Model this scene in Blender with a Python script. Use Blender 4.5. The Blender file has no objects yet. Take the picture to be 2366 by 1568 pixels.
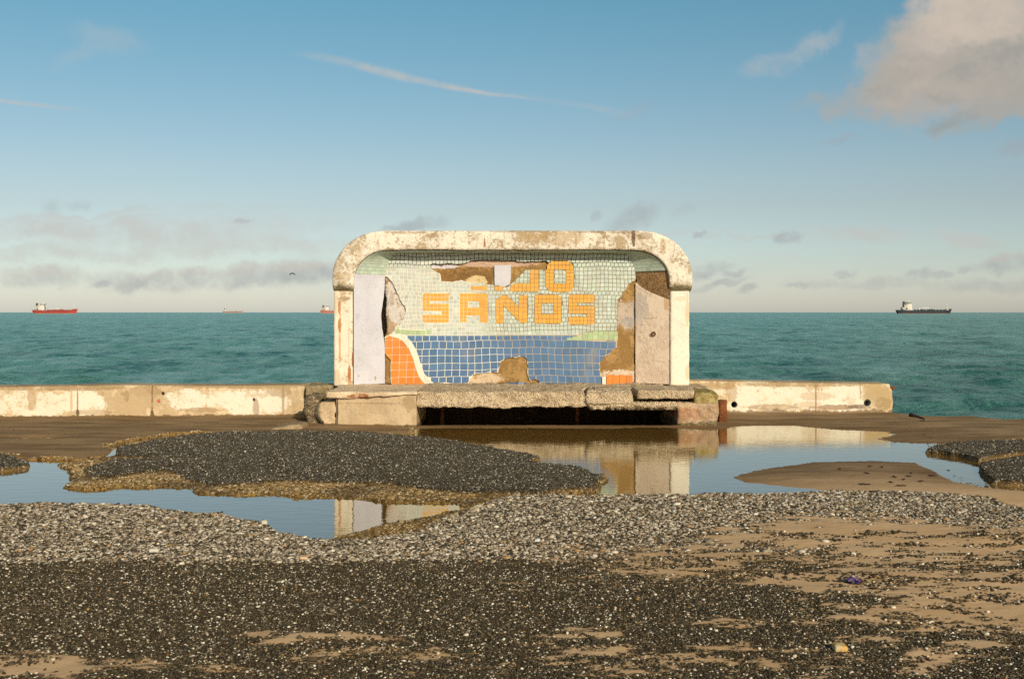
import bpy, bmesh, math, random
import numpy as np
from mathutils import Vector, Matrix
from mathutils.geometry import delaunay_2d_cdt

random.seed(7)
RNG = np.random.default_rng(11)
SC = bpy.context.scene
COL = SC.collection

# ------------------------------------------------------------------ camera
H, FPX, CX, HY, W = 1.47, 40.0 / 36.0 * 2366.0, 1183.0, 721.3, 2366.0
cam_d = bpy.data.cameras.new("camera")
cam_d.lens = 40.0
cam_d.sensor_width = 36.0
cam_d.shift_y = -(784.0 - HY) / W
cam_d.clip_start = 0.1
cam_d.clip_end = 60000.0
cam = bpy.data.objects.new("camera", cam_d)
cam.location = (0, 0, H)
cam.rotation_euler = (math.radians(90), 0, 0)
COL.objects.link(cam)
SC.camera = cam

# ------------------------------------------------------------------ light
SUN_EL, SUN_AZ = math.radians(21.5), math.radians(157.0)
SUN_DIR = Vector((math.sin(SUN_AZ) * math.cos(SUN_EL), math.cos(SUN_AZ) * math.cos(SUN_EL), math.sin(SUN_EL)))
sun_d = bpy.data.lights.new("sun", 'SUN')
sun_d.energy = 4.0
sun_d.angle = math.radians(0.5)
sun_d.color = (1.0, 0.85, 0.65)
sun = bpy.data.objects.new("sun", sun_d)
sun.rotation_euler = SUN_DIR.to_track_quat('Z', 'Y').to_euler()
sun.location = (20, -30, 15)
COL.objects.link(sun)

SC.view_settings.view_transform = 'Standard'
SC.view_settings.look = 'None'
SC.view_settings.gamma = 1.0
SC.view_settings.exposure = 0.0
SC.cycles.use_denoising = False
SC.cycles.max_bounces = 8
SC.cycles.transparent_max_bounces = 12

# ------------------------------------------------------------------ node helpers
def setin(nt, node, key, v):
    s = node.inputs[key]
    if isinstance(v, bpy.types.NodeSocket):
        nt.links.new(v, s)
    elif isinstance(v, (tuple, list)) and s.type == 'RGBA' and len(v) == 3:
        s.default_value = (*v, 1.0)
    else:
        s.default_value = v

def N(nt, t, ins=None, out=0, **props):
    n = nt.nodes.new('ShaderNode' + t)
    for k, v in props.items():
        setattr(n, k, v)
    for k, v in (ins or {}).items():
        setin(nt, n, k, v)
    return n.outputs[out]

def math_(nt, op, a, b=0.0, c=0.0, clamp=False):
    return N(nt, 'Math', {0: a, 1: b, 2: c}, operation=op, use_clamp=clamp)

def mix(nt, f, a, b, blend='MIX'):
    n = nt.nodes.new('ShaderNodeMix')
    n.data_type = 'RGBA'
    n.blend_type = blend
    setin(nt, n, 0, f)
    setin(nt, n, 6, a)
    setin(nt, n, 7, b)
    return n.outputs[2]

def smooth(nt, x, lo, hi, a=0.0, b=1.0):
    n = nt.nodes.new('ShaderNodeMapRange')
    n.interpolation_type = 'SMOOTHSTEP'
    setin(nt, n, 0, x)
    n.inputs[1].default_value = lo
    n.inputs[2].default_value = hi
    n.inputs[3].default_value = a
    n.inputs[4].default_value = b
    return n.outputs[0]

def noise(nt, vec, scale, detail=4.0, rough=0.55, dist=0.0, stretch=None, color=False):
    if stretch:
        vec = N(nt, 'Mapping', {0: vec, 3: stretch})
    return N(nt, 'TexNoise', {'Vector': vec, 'Scale': scale, 'Detail': detail, 'Roughness': rough, 'Distortion': dist}, out=1 if color else 0)

def sepxyz(nt, v):
    n = nt.nodes.new('ShaderNodeSeparateXYZ')
    nt.links.new(v, n.inputs[0])
    return n.outputs[0], n.outputs[1], n.outputs[2]

def new_mat(name):
    m = bpy.data.materials.new(name)
    m.use_nodes = True
    nt = m.node_tree
    nt.nodes.clear()
    return m, nt

def finish(nt, color, rough=0.85, bump=None, bump_d=0.01, bump_s=1.0, spec=0.3, metallic=0.0):
    b = nt.nodes.new('ShaderNodeBsdfPrincipled')
    setin(nt, b, 'Base Color', color)
    setin(nt, b, 'Roughness', rough)
    setin(nt, b, 'Specular IOR Level', spec)
    setin(nt, b, 'Metallic', metallic)
    if bump is not None:
        bn = N(nt, 'Bump', {'Height': bump, 'Distance': bump_d, 'Strength': bump_s})
        nt.links.new(bn, b.inputs['Normal'])
    o = nt.nodes.new('ShaderNodeOutputMaterial')
    nt.links.new(b.outputs[0], o.inputs[0])

def plain(name, col, rough=0.7, var=0.12, scale=8.0, bump=0.0, metallic=0.0, spec=0.3):
    m, nt = new_mat(name)
    co = N(nt, 'TexCoord', out=3)
    f = noise(nt, co, scale)
    c = mix(nt, f, tuple(x * (1 - var * 2) for x in col), tuple(min(1, x * (1 + var * 2)) for x in col))
    finish(nt, c, rough, f if bump else None, bump, 1.0, spec, metallic)
    return m

# ------------------------------------------------------------------ sky
world = bpy.data.worlds.new("World")
SC.world = world
world.use_nodes = True
nt = world.node_tree
nt.nodes.clear()
sky = nt.nodes.new('ShaderNodeTexSky')
sky.sky_type = 'NISHITA'
sky.sun_disc = False
sky.sun_elevation = SUN_EL
sky.sun_rotation = SUN_AZ
sky.altitude = 0.0
sky.air_density = 1.0
sky.dust_density = 0.6
sky.ozone_density = 1.5
gen = N(nt, 'TexCoord', out=0)
dx, dy, dz = sepxyz(nt, gen)
dyc = math_(nt, 'MAXIMUM', dy, 0.02)
su = math_(nt, 'DIVIDE', dx, dyc)       # sideways slope of the view direction
sv = math_(nt, 'DIVIDE', dz, dyc)       # upward slope
el = math_(nt, 'MAXIMUM', dz, 0.0)
ramp = nt.nodes.new('ShaderNodeValToRGB')
SKY_TINT = [(0.0, (1.05, 1.10, 1.38)), (0.046, (0.88, 0.93, 1.07)), (0.09, (0.88, 0.84, 0.85)), (0.121, (0.88, 0.87, 0.85)), (0.258, (0.61, 0.92, 0.88)), (0.36, (0.57, 0.82, 0.78)), (0.75, (0.95, 0.84, 0.62))]
cr = ramp.color_ramp
cr.elements[0].position, cr.elements[0].color = SKY_TINT[0][0], (*SKY_TINT[0][1], 1)
cr.elements[1].position, cr.elements[1].color = SKY_TINT[-1][0], (*SKY_TINT[-1][1], 1)
for p, c in SKY_TINT[1:-1]:
    e = cr.elements.new(p)
    e.color = (*c, 1)
nt.links.new(el, ramp.inputs[0])
skyc = mix(nt, 1.0, sky.outputs[0], ramp.outputs[0], 'MULTIPLY')
front = smooth(nt, dy, 0.05, 0.3)
cvec = N(nt, 'CombineXYZ', {0: su, 1: sv, 2: 0.0})
warp1 = noise(nt, cvec, 9.0, 5.0, 0.6, color=True)
warp2 = noise(nt, cvec, 45.0, 5.0, 0.62, color=True)
wsub = N(nt, 'VectorMath', {0: warp1, 1: (0.5, 0.5, 0.5)}, operation='SUBTRACT')
wsub2 = N(nt, 'VectorMath', {0: warp2, 1: (0.5, 0.5, 0.5)}, operation='SUBTRACT')

def cloud_vec(a1, a2):
    s1 = N(nt, 'VectorMath', {0: wsub, 3: a1}, operation='SCALE')
    s2 = N(nt, 'VectorMath', {0: wsub2, 3: a2}, operation='SCALE')
    s = N(nt, 'VectorMath', {0: s1, 1: s2}, operation='ADD')
    return N(nt, 'VectorMath', {0: cvec, 1: s}, operation='ADD')

CV_BIG = cloud_vec(0.06, 0.045)
CV_MID = cloud_vec(0.02, 0.028)
CV_SMALL = cloud_vec(0.010, 0.020)
CV_FINE = cloud_vec(0.004, 0.003)

def blob(vec, x, y, rx, ry, rot=0.0, soft=0.6):
    """soft ellipse mask about the direction that the photo shows at (x, y)"""
    c = ((x - CX) / FPX, (HY - y) / FPX, 0)
    r = math.radians(rot)
    d = N(nt, 'VectorMath', {0: vec, 1: c}, operation='SUBTRACT')
    d = N(nt, 'VectorRotate', {0: d, 'Angle': -r}, rotation_type='Z_AXIS')
    d = N(nt, 'VectorMath', {0: d, 1: (FPX / rx, FPX / ry, 0)}, operation='MULTIPLY')
    l = N(nt, 'VectorMath', {0: d}, out=1, operation='LENGTH')
    return smooth(nt, l, 1.0 - soft * 0.6, 1.0 + soft * 0.6, 1.0, 0.0)

GRAIN = smooth(nt, noise(nt, cvec, 26.0, 6.0, 0.68), 0.30, 0.62, 0.35, 1.1)
CLOUDS = []   # (mask, colour, strength) from the far ones to the near ones
C_PALE, C_GREY, C_WARM, C_DARK = (5.6, 5.3, 4.9), (3.6, 3.75, 3.9), (6.2, 5.5, 4.75), (2.9, 3.0, 2.95)
def cl(vec, x, y, rx, ry, rot, soft, col, k):
    global skyc
    m = math_(nt, 'MULTIPLY', blob(vec, x, y, rx, ry, rot, soft), math_(nt, 'MULTIPLY', front, math_(nt, 'MULTIPLY', GRAIN, k * (0.78 if col is C_GREY else 1.0)) if k < 0.86 else k), clamp=True)
    skyc = mix(nt, m, skyc, col)
# veils low on the left
for a in [(CV_MID, 150, 525, 560, 26, 1, 1.2, C_PALE, .55), (CV_MID, 560, 560, 420, 22, -2, 1.2, C_PALE, .45), (CV_MID, 120, 585, 380, 18, 1, 1.2, C_PALE, .5),
          (CV_MID, 180, 493, 160, 6, 4, 1.2, C_PALE, .4), (CV_MID, 540, 480, 120, 5, 0, 1.2, C_PALE, .2),
          (CV_MID, 1980, 538, 110, 14, -4, 1.2, C_PALE, .5), (CV_MID, 2240, 552, 70, 14, -8, 1.2, C_PALE, .45), (CV_MID, 1700, 545, 220, 5, 0, 1.2, C_PALE, .3),
          (CV_MID, 1300, 640, 1500, 46, 0, 1.6, C_PALE, .22)]:
    cl(*a)
# low banks
for a in [(CV_SMALL, 70, 640, 130, 22, 0, .9, C_GREY, .5), (CV_SMALL, 70, 628, 120, 12, 0, .9, C_WARM, .35),
          (CV_SMALL, 560, 640, 330, 24, 2, .9, C_GREY, .62), (CV_SMALL, 690, 630, 90, 30, 4, .9, C_GREY, .4), (CV_SMALL, 560, 622, 240, 10, 3, 1., C_WARM, .35),
          (CV_SMALL, 690, 616, 60, 14, 3, 1., C_WARM, .35), (CV_SMALL, 230, 658, 26, 8, 8, .9, C_GREY, .55), (CV_SMALL, 310, 654, 40, 14, 8, .9, C_GREY, .5),
          (CV_SMALL, 975, 518, 52, 16, 3, .9, C_GREY, .7), (CV_SMALL, 905, 523, 26, 7, 0, .9, C_GREY, .5), (CV_SMALL, 1462, 508, 54, 26, 24, .9, C_GREY, .65), (CV_SMALL, 1378, 504, 16, 12, 20, .9, C_GREY, .6),
          (CV_SMALL, 1580, 488, 30, 12, 30, 1., C_GREY, .3), (CV_SMALL, 1818, 545, 30, 11, 14, .9, C_GREY, .75), (CV_SMALL, 1612, 544, 14, 6, 10, 1., C_GREY, .5),
          (CV_SMALL, 1640, 624, 48, 14, 10, .9, C_GREY, .65), (CV_SMALL, 1700, 632, 26, 8, 6, .9, C_GREY, .55), (CV_SMALL, 1958, 629, 20, 12, 4, .9, C_GREY, .75), (CV_SMALL, 2122, 630, 36, 14, 10, .9, C_GREY, .65), (CV_SMALL, 2180, 629, 26, 9, 6, .9, C_GREY, .6),
          (CV_SMALL, 1640, 662, 44, 10, 14, 1., C_GREY, .5), (CV_SMALL, 1730, 668, 22, 8, 12, 1., C_GREY, .6), (CV_SMALL, 1690, 652, 40, 7, 8, 1., C_GREY, .45), (CV_SMALL, 1840, 660, 26, 6, 4, 1., C_GREY, .45),
          (CV_SMALL, 2330, 606, 70, 20, 8, .9, C_GREY, .7), (CV_SMALL, 2320, 594, 46, 10, 12, 1., C_WARM, .4), (CV_SMALL, 2320, 662, 120, 14, 2, 1., C_GREY, .5), (CV_SMALL, 2050, 655, 190, 10, 0, 1.2, C_GREY, .4),
          (CV_SMALL, 185, 468, 26, 11, 10, 1., C_GREY, .45), (CV_SMALL, 120, 475, 24, 16, 20, 1., C_GREY, .4), (CV_SMALL, 565, 512, 26, 6, 4, 1., C_GREY, .4), (CV_SMALL, 1460, 262, 40, 16, 20, 1., C_GREY, .22),
          (CV_SMALL, 1945, 324, 44, 9, 2, 1., C_GREY, .4), (CV_SMALL, 2340, 342, 40, 14, 14, 1., C_GREY, .45), (CV_SMALL, 2230, 620, 14, 8, 0, 1., C_GREY, .4)]:
    cl(*a)
# streaks drawn out by aircraft
for a in [(CV_FINE, 790, 143, 80, 9, -11, 1.3, C_PALE, .32), (CV_FINE, 880, 164, 90, 10, -15, 1.2, C_PALE, .42), (CV_FINE, 1000, 192, 100, 7, -12, 1.2, C_PALE, .55), (CV_FINE, 1110, 213, 90, 4, -8, 1.2, C_PALE, .55), (CV_FINE, 1290, 235, 130, 6, -8, 1.4, C_PALE, .15),
          (CV_FINE, 1400, 256, 60, 7, -14, 1.3, C_PALE, .1), (CV_FINE, 40, 238, 130, 5, -6, 1.1, C_PALE, .5)]:
    cl(*a)
# cirrus-like scraps high up
for a in [(CV_MID, 1870, 112, 70, 24, 34, 1., C_PALE, .38), (CV_MID, 1780, 140, 60, 22, 10, 1., C_PALE, .28), (CV_MID, 2010, 140, 40, 30, 45, 1., C_PALE, .3), (CV_MID, 250, 85, 80, 26, -10, 1.2, C_PALE, .18), (CV_MID, 180, 120, 60, 20, 30, 1.2, C_PALE, .15)]:
    cl(*a)
# the big cumulus high on the right: body, lit head, grey belly, ragged second tier
for a in [(CV_BIG, 2230, 135, 240, 125, 22, .55, (4.6, 4.2, 3.7), .92), (CV_BIG, 2110, 195, 215, 46, 14, .7, (4.4, 4.05, 3.6), .85), (CV_BIG, 2330, 60, 240, 170, 30, .5, (4.9, 4.35, 3.8), .9), (CV_BIG, 2370, 160, 220, 80, 0, .6, (4.0, 3.8, 3.4), .8),
          (CV_BIG, 2230, 50, 120, 90, 35, .9, (6.3, 5.4, 4.5), .75), (CV_BIG, 2120, 186, 110, 24, 22, .9, (5.7, 4.9, 4.1), .6), (CV_BIG, 2270, 140, 150, 40, 10, 1., C_DARK, .45), (CV_BIG, 2060, 205, 70, 18, 12, .9, C_DARK, .35),
          (CV_MID, 2290, 260, 130, 34, 22, .7, (4.1, 3.9, 3.5), .85), (CV_MID, 2200, 290, 50, 16, 18, .9, C_DARK, .5), (CV_MID, 2180, 232, 44, 14, -6, 1., C_DARK, .4)]:
    cl(*a)
bg = nt.nodes.new('ShaderNodeBackground')
nt.links.new(skyc, bg.inputs[0])
bg.inputs[1].default_value = 0.1
wo = nt.nodes.new('ShaderNodeOutputWorld')
nt.links.new(bg.outputs[0], wo.inputs[0])

# ------------------------------------------------------------------ geometry helpers
def at(x, y, z=0.0):
    """ground point (height z) that the photo shows at pixel (x, y)"""
    Y = (H - z) * FPX / (y - HY)
    return ((x - CX) / FPX * Y, Y)

def up(x, y, Y):
    """(X, Z) on the upright plane at distance Y"""
    return ((x - CX) / FPX * Y, H - (y - HY) / FPX * Y)

def hash3(ix, iy, iz, seed):
    h = (ix * 374761393 + iy * 668265263 + iz * 2147483647 + seed * 1274126177) & 0xFFFFFFFF
    h = ((h ^ (h >> 13)) * 1274126177) & 0xFFFFFFFF
    h = h ^ (h >> 16)
    return (h & 0xFFFFFF) / float(0xFFFFFF)

def vnoise(P, seed=0):
    P = np.asarray(P, float)
    if P.shape[1] == 2:
        P = np.column_stack([P, np.zeros(len(P))])
    i = np.floor(P).astype(np.int64)
    f = P - i
    f = f * f * (3 - 2 * f)
    r = 0
    for a in (0, 1):
        for b in (0, 1):
            for c in (0, 1):
                w = (f[:, 0] if a else 1 - f[:, 0]) * (f[:, 1] if b else 1 - f[:, 1]) * (f[:, 2] if c else 1 - f[:, 2])
                r = r + w * hash3(i[:, 0] + a, i[:, 1] + b, i[:, 2] + c, seed)
    return r * 2 - 1

def fbm(P, oct=4, seed=0, gain=0.5):
    P = np.asarray(P, float)
    s, a, t = 0, 1.0, 0
    for k in range(oct):
        s = s + a * vnoise(P * (2.03 ** k) + 17.3 * k, seed + k)
        t += a
        a *= gain
    return s / t

def sstep(x, lo, hi):
    t = np.clip((x - lo) / (hi - lo), 0, 1)
    return t * t * (3 - 2 * t)

def link_mesh(name, me, mat, parent=None, smooth_=True):
    for m in (mat if isinstance(mat, (list, tuple)) else [mat]):
        me.materials.append(m)
    if smooth_ and len(me.polygons):
        me.polygons.foreach_set('use_smooth', np.ones(len(me.polygons), dtype=bool))
    o = bpy.data.objects.new(name, me)
    COL.objects.link(o)
    if parent is not None:
        o.parent = parent
    return o

def build(name, V, F, mat, parent=None, smooth_=True, colors=None):
    """world-space verts; when parented they are made local to the parent's place"""
    V = np.asarray(V, float)
    if parent is not None:
        p = parent
        off = np.zeros(3)
        while p is not None:
            off += np.array(p.location)
            p = p.parent
        V = V - off
    me = bpy.data.meshes.new(name)
    if isinstance(F, np.ndarray):
        k = F.shape[1]
        me.vertices.add(len(V))
        me.vertices.foreach_set('co', V.astype(np.float32).ravel())
        me.loops.add(F.size)
        me.loops.foreach_set('vertex_index', F.astype(np.int32).ravel())
        me.polygons.add(len(F))
        me.polygons.foreach_set('loop_start', np.arange(0, F.size, k, dtype=np.int32))
        me.update(calc_edges=True)
    else:
        me.from_pydata([tuple(v) for v in V], [], F)
        me.update()
    if colors is not None:
        a = me.color_attributes.new('tone', 'FLOAT_COLOR', 'POINT')
        c = np.ones((len(V), 4), np.float32)
        c[:, :colors.shape[1]] = colors
        a.data.foreach_set('color', c.ravel())
    return link_mesh(name, me, mat, parent, smooth_)

def tag(o, label=None, cat=None, group=None, kind=None):
    if label: o['label'] = label
    if cat: o['category'] = cat
    if group: o['group'] = group
    if kind: o['kind'] = kind
    return o

def empty(name, loc, label, cat, group=None):
    o = bpy.data.objects.new(name, None)
    o.location = loc
    o.empty_display_size = 0.2
    COL.objects.link(o)
    return tag(o, label, cat, group)

def box_lattice(n):
    nx, ny, nz = n
    idx, V, F = {}, [], []
    def g(i, j, k):
        key = (i, j, k)
        if key not in idx:
            idx[key] = len(V)
            V.append((i / nx, j / ny, k / nz))
        return idx[key]
    for i in range(nx):
        for j in range(ny):
            F.append((g(i, j, 0), g(i, j + 1, 0), g(i + 1, j + 1, 0), g(i + 1, j, 0)))
            F.append((g(i, j, nz), g(i + 1, j, nz), g(i + 1, j + 1, nz), g(i, j + 1, nz)))
    for i in range(nx):
        for k in range(nz):
            F.append((g(i, 0, k), g(i + 1, 0, k), g(i + 1, 0, k + 1), g(i, 0, k + 1)))
            F.append((g(i, ny, k), g(i, ny, k + 1), g(i + 1, ny, k + 1), g(i + 1, ny, k)))
    for j in range(ny):
        for k in range(nz):
            F.append((g(0, j, k), g(0, j, k + 1), g(0, j + 1, k + 1), g(0, j + 1, k)))
            F.append((g(nx, j, k), g(nx, j + 1, k), g(nx, j + 1, k + 1), g(nx, j, k + 1)))
    return np.array(V), np.array(F)

def rough_box(x0, x1, y0, y1, z0, z1, res=0.05, amp=0.008, r=0.015, freq=5.0, seed=0, warp=None, oct=4):
    n = [max(1, int(round((b - a) / res))) for a, b in ((x0, x1), (y0, y1), (z0, z1))]
    V, F = box_lattice(n)
    lo, hi = np.array([x0, y0, z0]), np.array([x1, y1, z1])
    P = lo + V * (hi - lo)
    rr = min(r, (hi - lo).min() * 0.49)
    C = np.clip(P, lo + rr, hi - rr)
    D = P - C
    L = np.linalg.norm(D, axis=1, keepdims=True)
    Nn = D / np.maximum(L, 1e-9)
    P = C + Nn * rr
    P = P + Nn * (fbm(P * freq, oct, seed)[:, None]) * amp
    if warp is not None:
        P = warp(P)
    return P, F

def cat(parts):
    V, F, o = [], [], 0
    for v, f in parts:
        V.append(v)
        F.append(np.asarray(f) + o)
        o += len(v)
    return np.vstack(V), np.vstack(F)

def inside(P, poly):
    x, y = P[:, 0], P[:, 1]
    c = np.zeros(len(P), bool)
    n = len(poly)
    for i in range(n):
        x0, y0 = poly[i]
        x1, y1 = poly[(i + 1) % n]
        if y0 == y1:
            continue
        t = ((y0 > y) != (y1 > y)) & (x < (x1 - x0) * (y - y0) / (y1 - y0) + x0)
        c ^= t
    return c

def sdist(P, poly):
    """signed distance, positive inside"""
    d = np.full(len(P), 1e9)
    n = len(poly)
    for i in range(n):
        a, b = np.array(poly[i]), np.array(poly[(i + 1) % n])
        ab = b - a
        L = ab @ ab
        if L < 1e-12:
            continue
        t = np.clip(((P - a) @ ab) / L, 0, 1)
        q = P - (a + t[:, None] * ab)
        d = np.minimum(d, q[:, 0] ** 2 + q[:, 1] ** 2)
    d = np.sqrt(d)
    return np.where(inside(P, poly), d, -d)

# ------------------------------------------------------------------ materials
def concrete(name, paint, bare, cover=0.5, stain=0.4, stain_col=(0.16, 0.10, 0.05), spots=(), scale=1.0, speck=0.5, bump=0.006, streak=0.3, aggregate=0.0, foot=None):
    """old painted concrete: paint over bare cement, flaked by noise; spots = (x, z, rx, rz, colour, strength) in the object's own space"""
    m, nt = new_mat(name)
    co = N(nt, 'TexCoord', out=3)
    x, y, z = sepxyz(nt, co)
    n1 = noise(nt, co, 2.2 * scale, 6, 0.62)
    n2 = noise(nt, co, 13 * scale, 5, 0.6)
    n3 = noise(nt, co, 60 * scale, 4, 0.6)
    big = noise(nt, co, 0.9 * scale, 3, 0.5)
    f = math_(nt, 'ADD', math_(nt, 'MULTIPLY', n1, 0.6), math_(nt, 'MULTIPLY', n2, 0.4))
    th = 1 - cover
    pm = smooth(nt, f, 0.30 + 0.4 * th - 0.03, 0.30 + 0.4 * th + 0.05)
    bare_c = mix(nt, n2, tuple(c * 0.72 for c in bare), tuple(min(1, c * 1.25) for c in bare))
    paint_c = mix(nt, smooth(nt, n1, 0.3, 0.7), tuple(c * 0.88 for c in paint), paint)
    c = mix(nt, pm, bare_c, paint_c)
    # streaks that ran down
    st = noise(nt, co, 9 * scale, 4, 0.6, stretch=(1.0, 1.0, 0.13))
    sm = math_(nt, 'MULTIPLY', smooth(nt, st, 0.55, 0.72), streak)
    c = mix(nt, sm, c, stain_col)
    # broad stains and fine specks
    sm = math_(nt, 'MULTIPLY', math_(nt, 'MULTIPLY', smooth(nt, n2, 0.52, 0.68), smooth(nt, big, 0.42, 0.62)), stain)
    c = mix(nt, sm, c, stain_col)
    sp = math_(nt, 'MULTIPLY', smooth(nt, n3, 0.57, 0.66), speck)
    c = mix(nt, sp, c, tuple(v * 0.7 for v in stain_col))
    jx = math_(nt, 'MULTIPLY', math_(nt, 'SUBTRACT', n2, 0.5), 0.9)
    jz = math_(nt, 'ADD', math_(nt, 'MULTIPLY', math_(nt, 'SUBTRACT', n3, 0.5), 0.5), math_(nt, 'MULTIPLY', math_(nt, 'SUBTRACT', n1, 0.5), 0.7))
    flk = smooth(nt, noise(nt, co, 5.5 * scale, 9, 0.74), 0.40, 0.47, 0.25, 1.0) if spots else None
    for (px, pz, rx, rz, col, k) in spots:
        a = math_(nt, 'DIVIDE', math_(nt, 'SUBTRACT', x, px), rx)
        b = math_(nt, 'DIVIDE', math_(nt, 'SUBTRACT', z, pz), rz)
        d = math_(nt, 'ADD', math_(nt, 'MULTIPLY', a, a), math_(nt, 'MULTIPLY', b, b))
        d = math_(nt, 'ADD', math_(nt, 'SQRT', d), math_(nt, 'ADD', math_(nt, 'MULTIPLY', jx, 1.5), math_(nt, 'MULTIPLY', jz, 1.5)))
        c = mix(nt, math_(nt, 'MULTIPLY', smooth(nt, d, 0.86, 1.04, 1.0, 0.0), math_(nt, 'MULTIPLY', flk, k) if rx > 0.12 else k), c, col)
    if foot:
        z0, amp, fcol, fk = foot
        nf_ = noise(nt, co, 7.0, 6, 0.7, stretch=(1.0, 1.0, 0.5))
        zz_ = math_(nt, 'ADD', z, math_(nt, 'MULTIPLY', math_(nt, 'SUBTRACT', nf_, 0.5), -amp * 4))
        c = mix(nt, math_(nt, 'MULTIPLY', smooth(nt, zz_, z0 - amp * 0.3, z0 + amp * 0.3, 1.0, 0.0), fk), c, fcol)
    hgt = math_(nt, 'ADD', math_(nt, 'MULTIPLY', n2, 0.6), math_(nt, 'MULTIPLY', n3, 0.35))
    hgt = math_(nt, 'ADD', hgt, math_(nt, 'MULTIPLY', pm, 0.25))
    if aggregate:
        vo = nt.nodes.new('ShaderNodeTexVoronoi')
        nt.links.new(co, vo.inputs['Vector'])
        vo.inputs['Scale'].default_value = 38 * scale
        vr, vg, vb = sepxyz(nt, vo.outputs['Color'])
        ag = smooth(nt, vo.outputs['Distance'], 0.15, 0.55, 1.0, 0.0)
        c = mix(nt, math_(nt, 'MULTIPLY', smooth(nt, vr, 0.35, 0.75), aggregate), c, mix(nt, vg, (0.78, 0.64, 0.44), (0.26, 0.18, 0.10)))
        hgt = math_(nt, 'ADD', hgt, math_(nt, 'MULTIPLY', ag, 0.8 * aggregate))
        c = mix(nt, math_(nt, 'MULTIPLY', smooth(nt, vo.outputs['Distance'], 0.5, 0.8), aggregate * 0.45), c, (0.10, 0.065, 0.03))
    finish(nt, c, 0.88, hgt, bump, 1.0, 0.2)
    return m

CREAM, BARE, BROWN, RUST = (0.80, 0.72, 0.57), (0.46, 0.34, 0.20), (0.15, 0.09, 0.04), (0.36, 0.10, 0.02)

# ================================================================== GROUND
FAR = 60.0
def poly(pts, z, close=None):
    out = [at(x, y, z) for x, y in pts]
    return out + (close or [])

STRIP = poly([(-600, 1167), (0, 1167), (48, 1163), (128, 1162), (352, 1167), (368, 1175), (528, 1186), (560, 1199), (624, 1206), (645, 1222), (666, 1231), (720, 1240), (786, 1244), (865, 1243), (959, 1224),
              (988, 1204), (1045, 1186), (1103, 1172), (1117, 1160), (1139, 1146), (1189, 1141), (1300, 1141), (1609, 1140), (1656, 1137), (1754, 1140), (1918, 1132), (2033, 1131), (2180, 1138), (2279, 1146), (2328, 1162), (2366, 1172), (2960, 1190)],
             0.022, [(FAR, 8.5), (FAR, -40), (-FAR, -40), (-FAR, 8.7)])
ISLAND = poly([(198, 1094), (196, 1078), (224, 1065), (266, 1056), (330, 1055), (426, 1052), (330, 1048), (264, 1047), (256, 1036), (272, 1023), (320, 1018), (346, 1012), (426, 1001), (461, 998), (480, 994), (752, 991),
               (850, 992), (962, 1000), (1081, 1018), (1171, 1033), (1225, 1042), (1243, 1048), (1215, 1060), (1279, 1062), (1333, 1071), (1376, 1089), (1391, 1096), (1380, 1112), (1376, 1119), (1297, 1123), (1225, 1133), (1117, 1131), (1063, 1129),
               (973, 1120), (912, 1108), (757, 1106), (640, 1104), (560, 1112), (480, 1115), (442, 1105), (406, 1084), (378, 1080), (320, 1084), (256, 1095)], 0.055)
LEDGE = poly([(125, 1074), (200, 1066), (262, 1050), (480, 1040), (1000, 1050), (1300, 1100), (1385, 1095), (1402, 1096), (1412, 1105), (1398, 1126), (1398, 1139), (1189, 1150), (1150, 1152), (1117, 1162), (1103, 1174), (1056, 1175), (1045, 1166), (1009, 1164), (865, 1159), (757, 1150),
              (704, 1151), (608, 1143), (544, 1147), (454, 1142), (416, 1132), (320, 1129), (282, 1125), (224, 1132), (166, 1126), (154, 1110), (160, 1087)], 0.0)
LIP = poly([(757, 1245), (786, 1237), (901, 1206), (988, 1191), (1030, 1181), (1060, 1176), (1110, 1174), (1000, 1215), (960, 1236), (865, 1252), (760, 1255)], 0.004)
LSAND = poly([(-600, 1046), (0, 1048), (32, 1053), (60, 1059), (100, 1057), (130, 1058), (200, 1060), (238, 1050), (252, 1040), (268, 1026), (300, 1016), (380, 1003), (461, 997), (480, 1000), (760, 1004), (960, 1004), (962, 986), (700, 968)], 0.02,
             [(-2.6, 17.5), (-FAR, 17.5), (-FAR, 12.2)])
LBIT = poly([(-600, 1040), (0, 1046), (32, 1052), (61, 1063), (58, 1071), (32, 1075), (0, 1078), (-600, 1090)], 0.045)
RSAND = poly([(960, 990), (1100, 988.5), (1250, 989), (1400, 990), (1500, 987), (1560, 989), (1656, 993), (1705, 985), (1787, 981), (1850, 985), (1901, 990), (1934, 993), (2016, 996), (2049, 998), (2069, 1004), (2026, 1013), (2062, 1021), (2110, 1024), (2164, 1024), (2200, 1030), (2300, 1040), (2960, 1060)], 0.0,
             [(FAR, 11.5), (FAR, 17.5), (-1.4, 17.5)])
SPIT = poly([(1695, 1104), (1710, 1096), (1754, 1085), (1885, 1067), (2016, 1064), (2115, 1069), (2148, 1085), (2197, 1111), (2262, 1124), (2366, 1134), (2960, 1160), (2960, 1230), (2366, 1190), (1918, 1150), (1900, 1131), (1852, 1127), (1760, 1118), (1715, 1113)], 0.0)
RCHUNK = poly([(2141, 1033), (2180, 1020), (2246, 1014), (2366, 1012), (2960, 1010), (2960, 1140), (2366, 1106), (2295, 1102), (2275, 1086), (2263, 1070), (2259, 1056), (2213, 1044)], 0.06)
RCUT = poly([(2258, 1057), (2300, 1048), (2380, 1040), (2380, 1046), (2310, 1056), (2268, 1064)], 0.05)
PIT = [(-1.36, 14.78), (2.20, 14.78), (2.20, 16.9), (-1.36, 16.9)]
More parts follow.
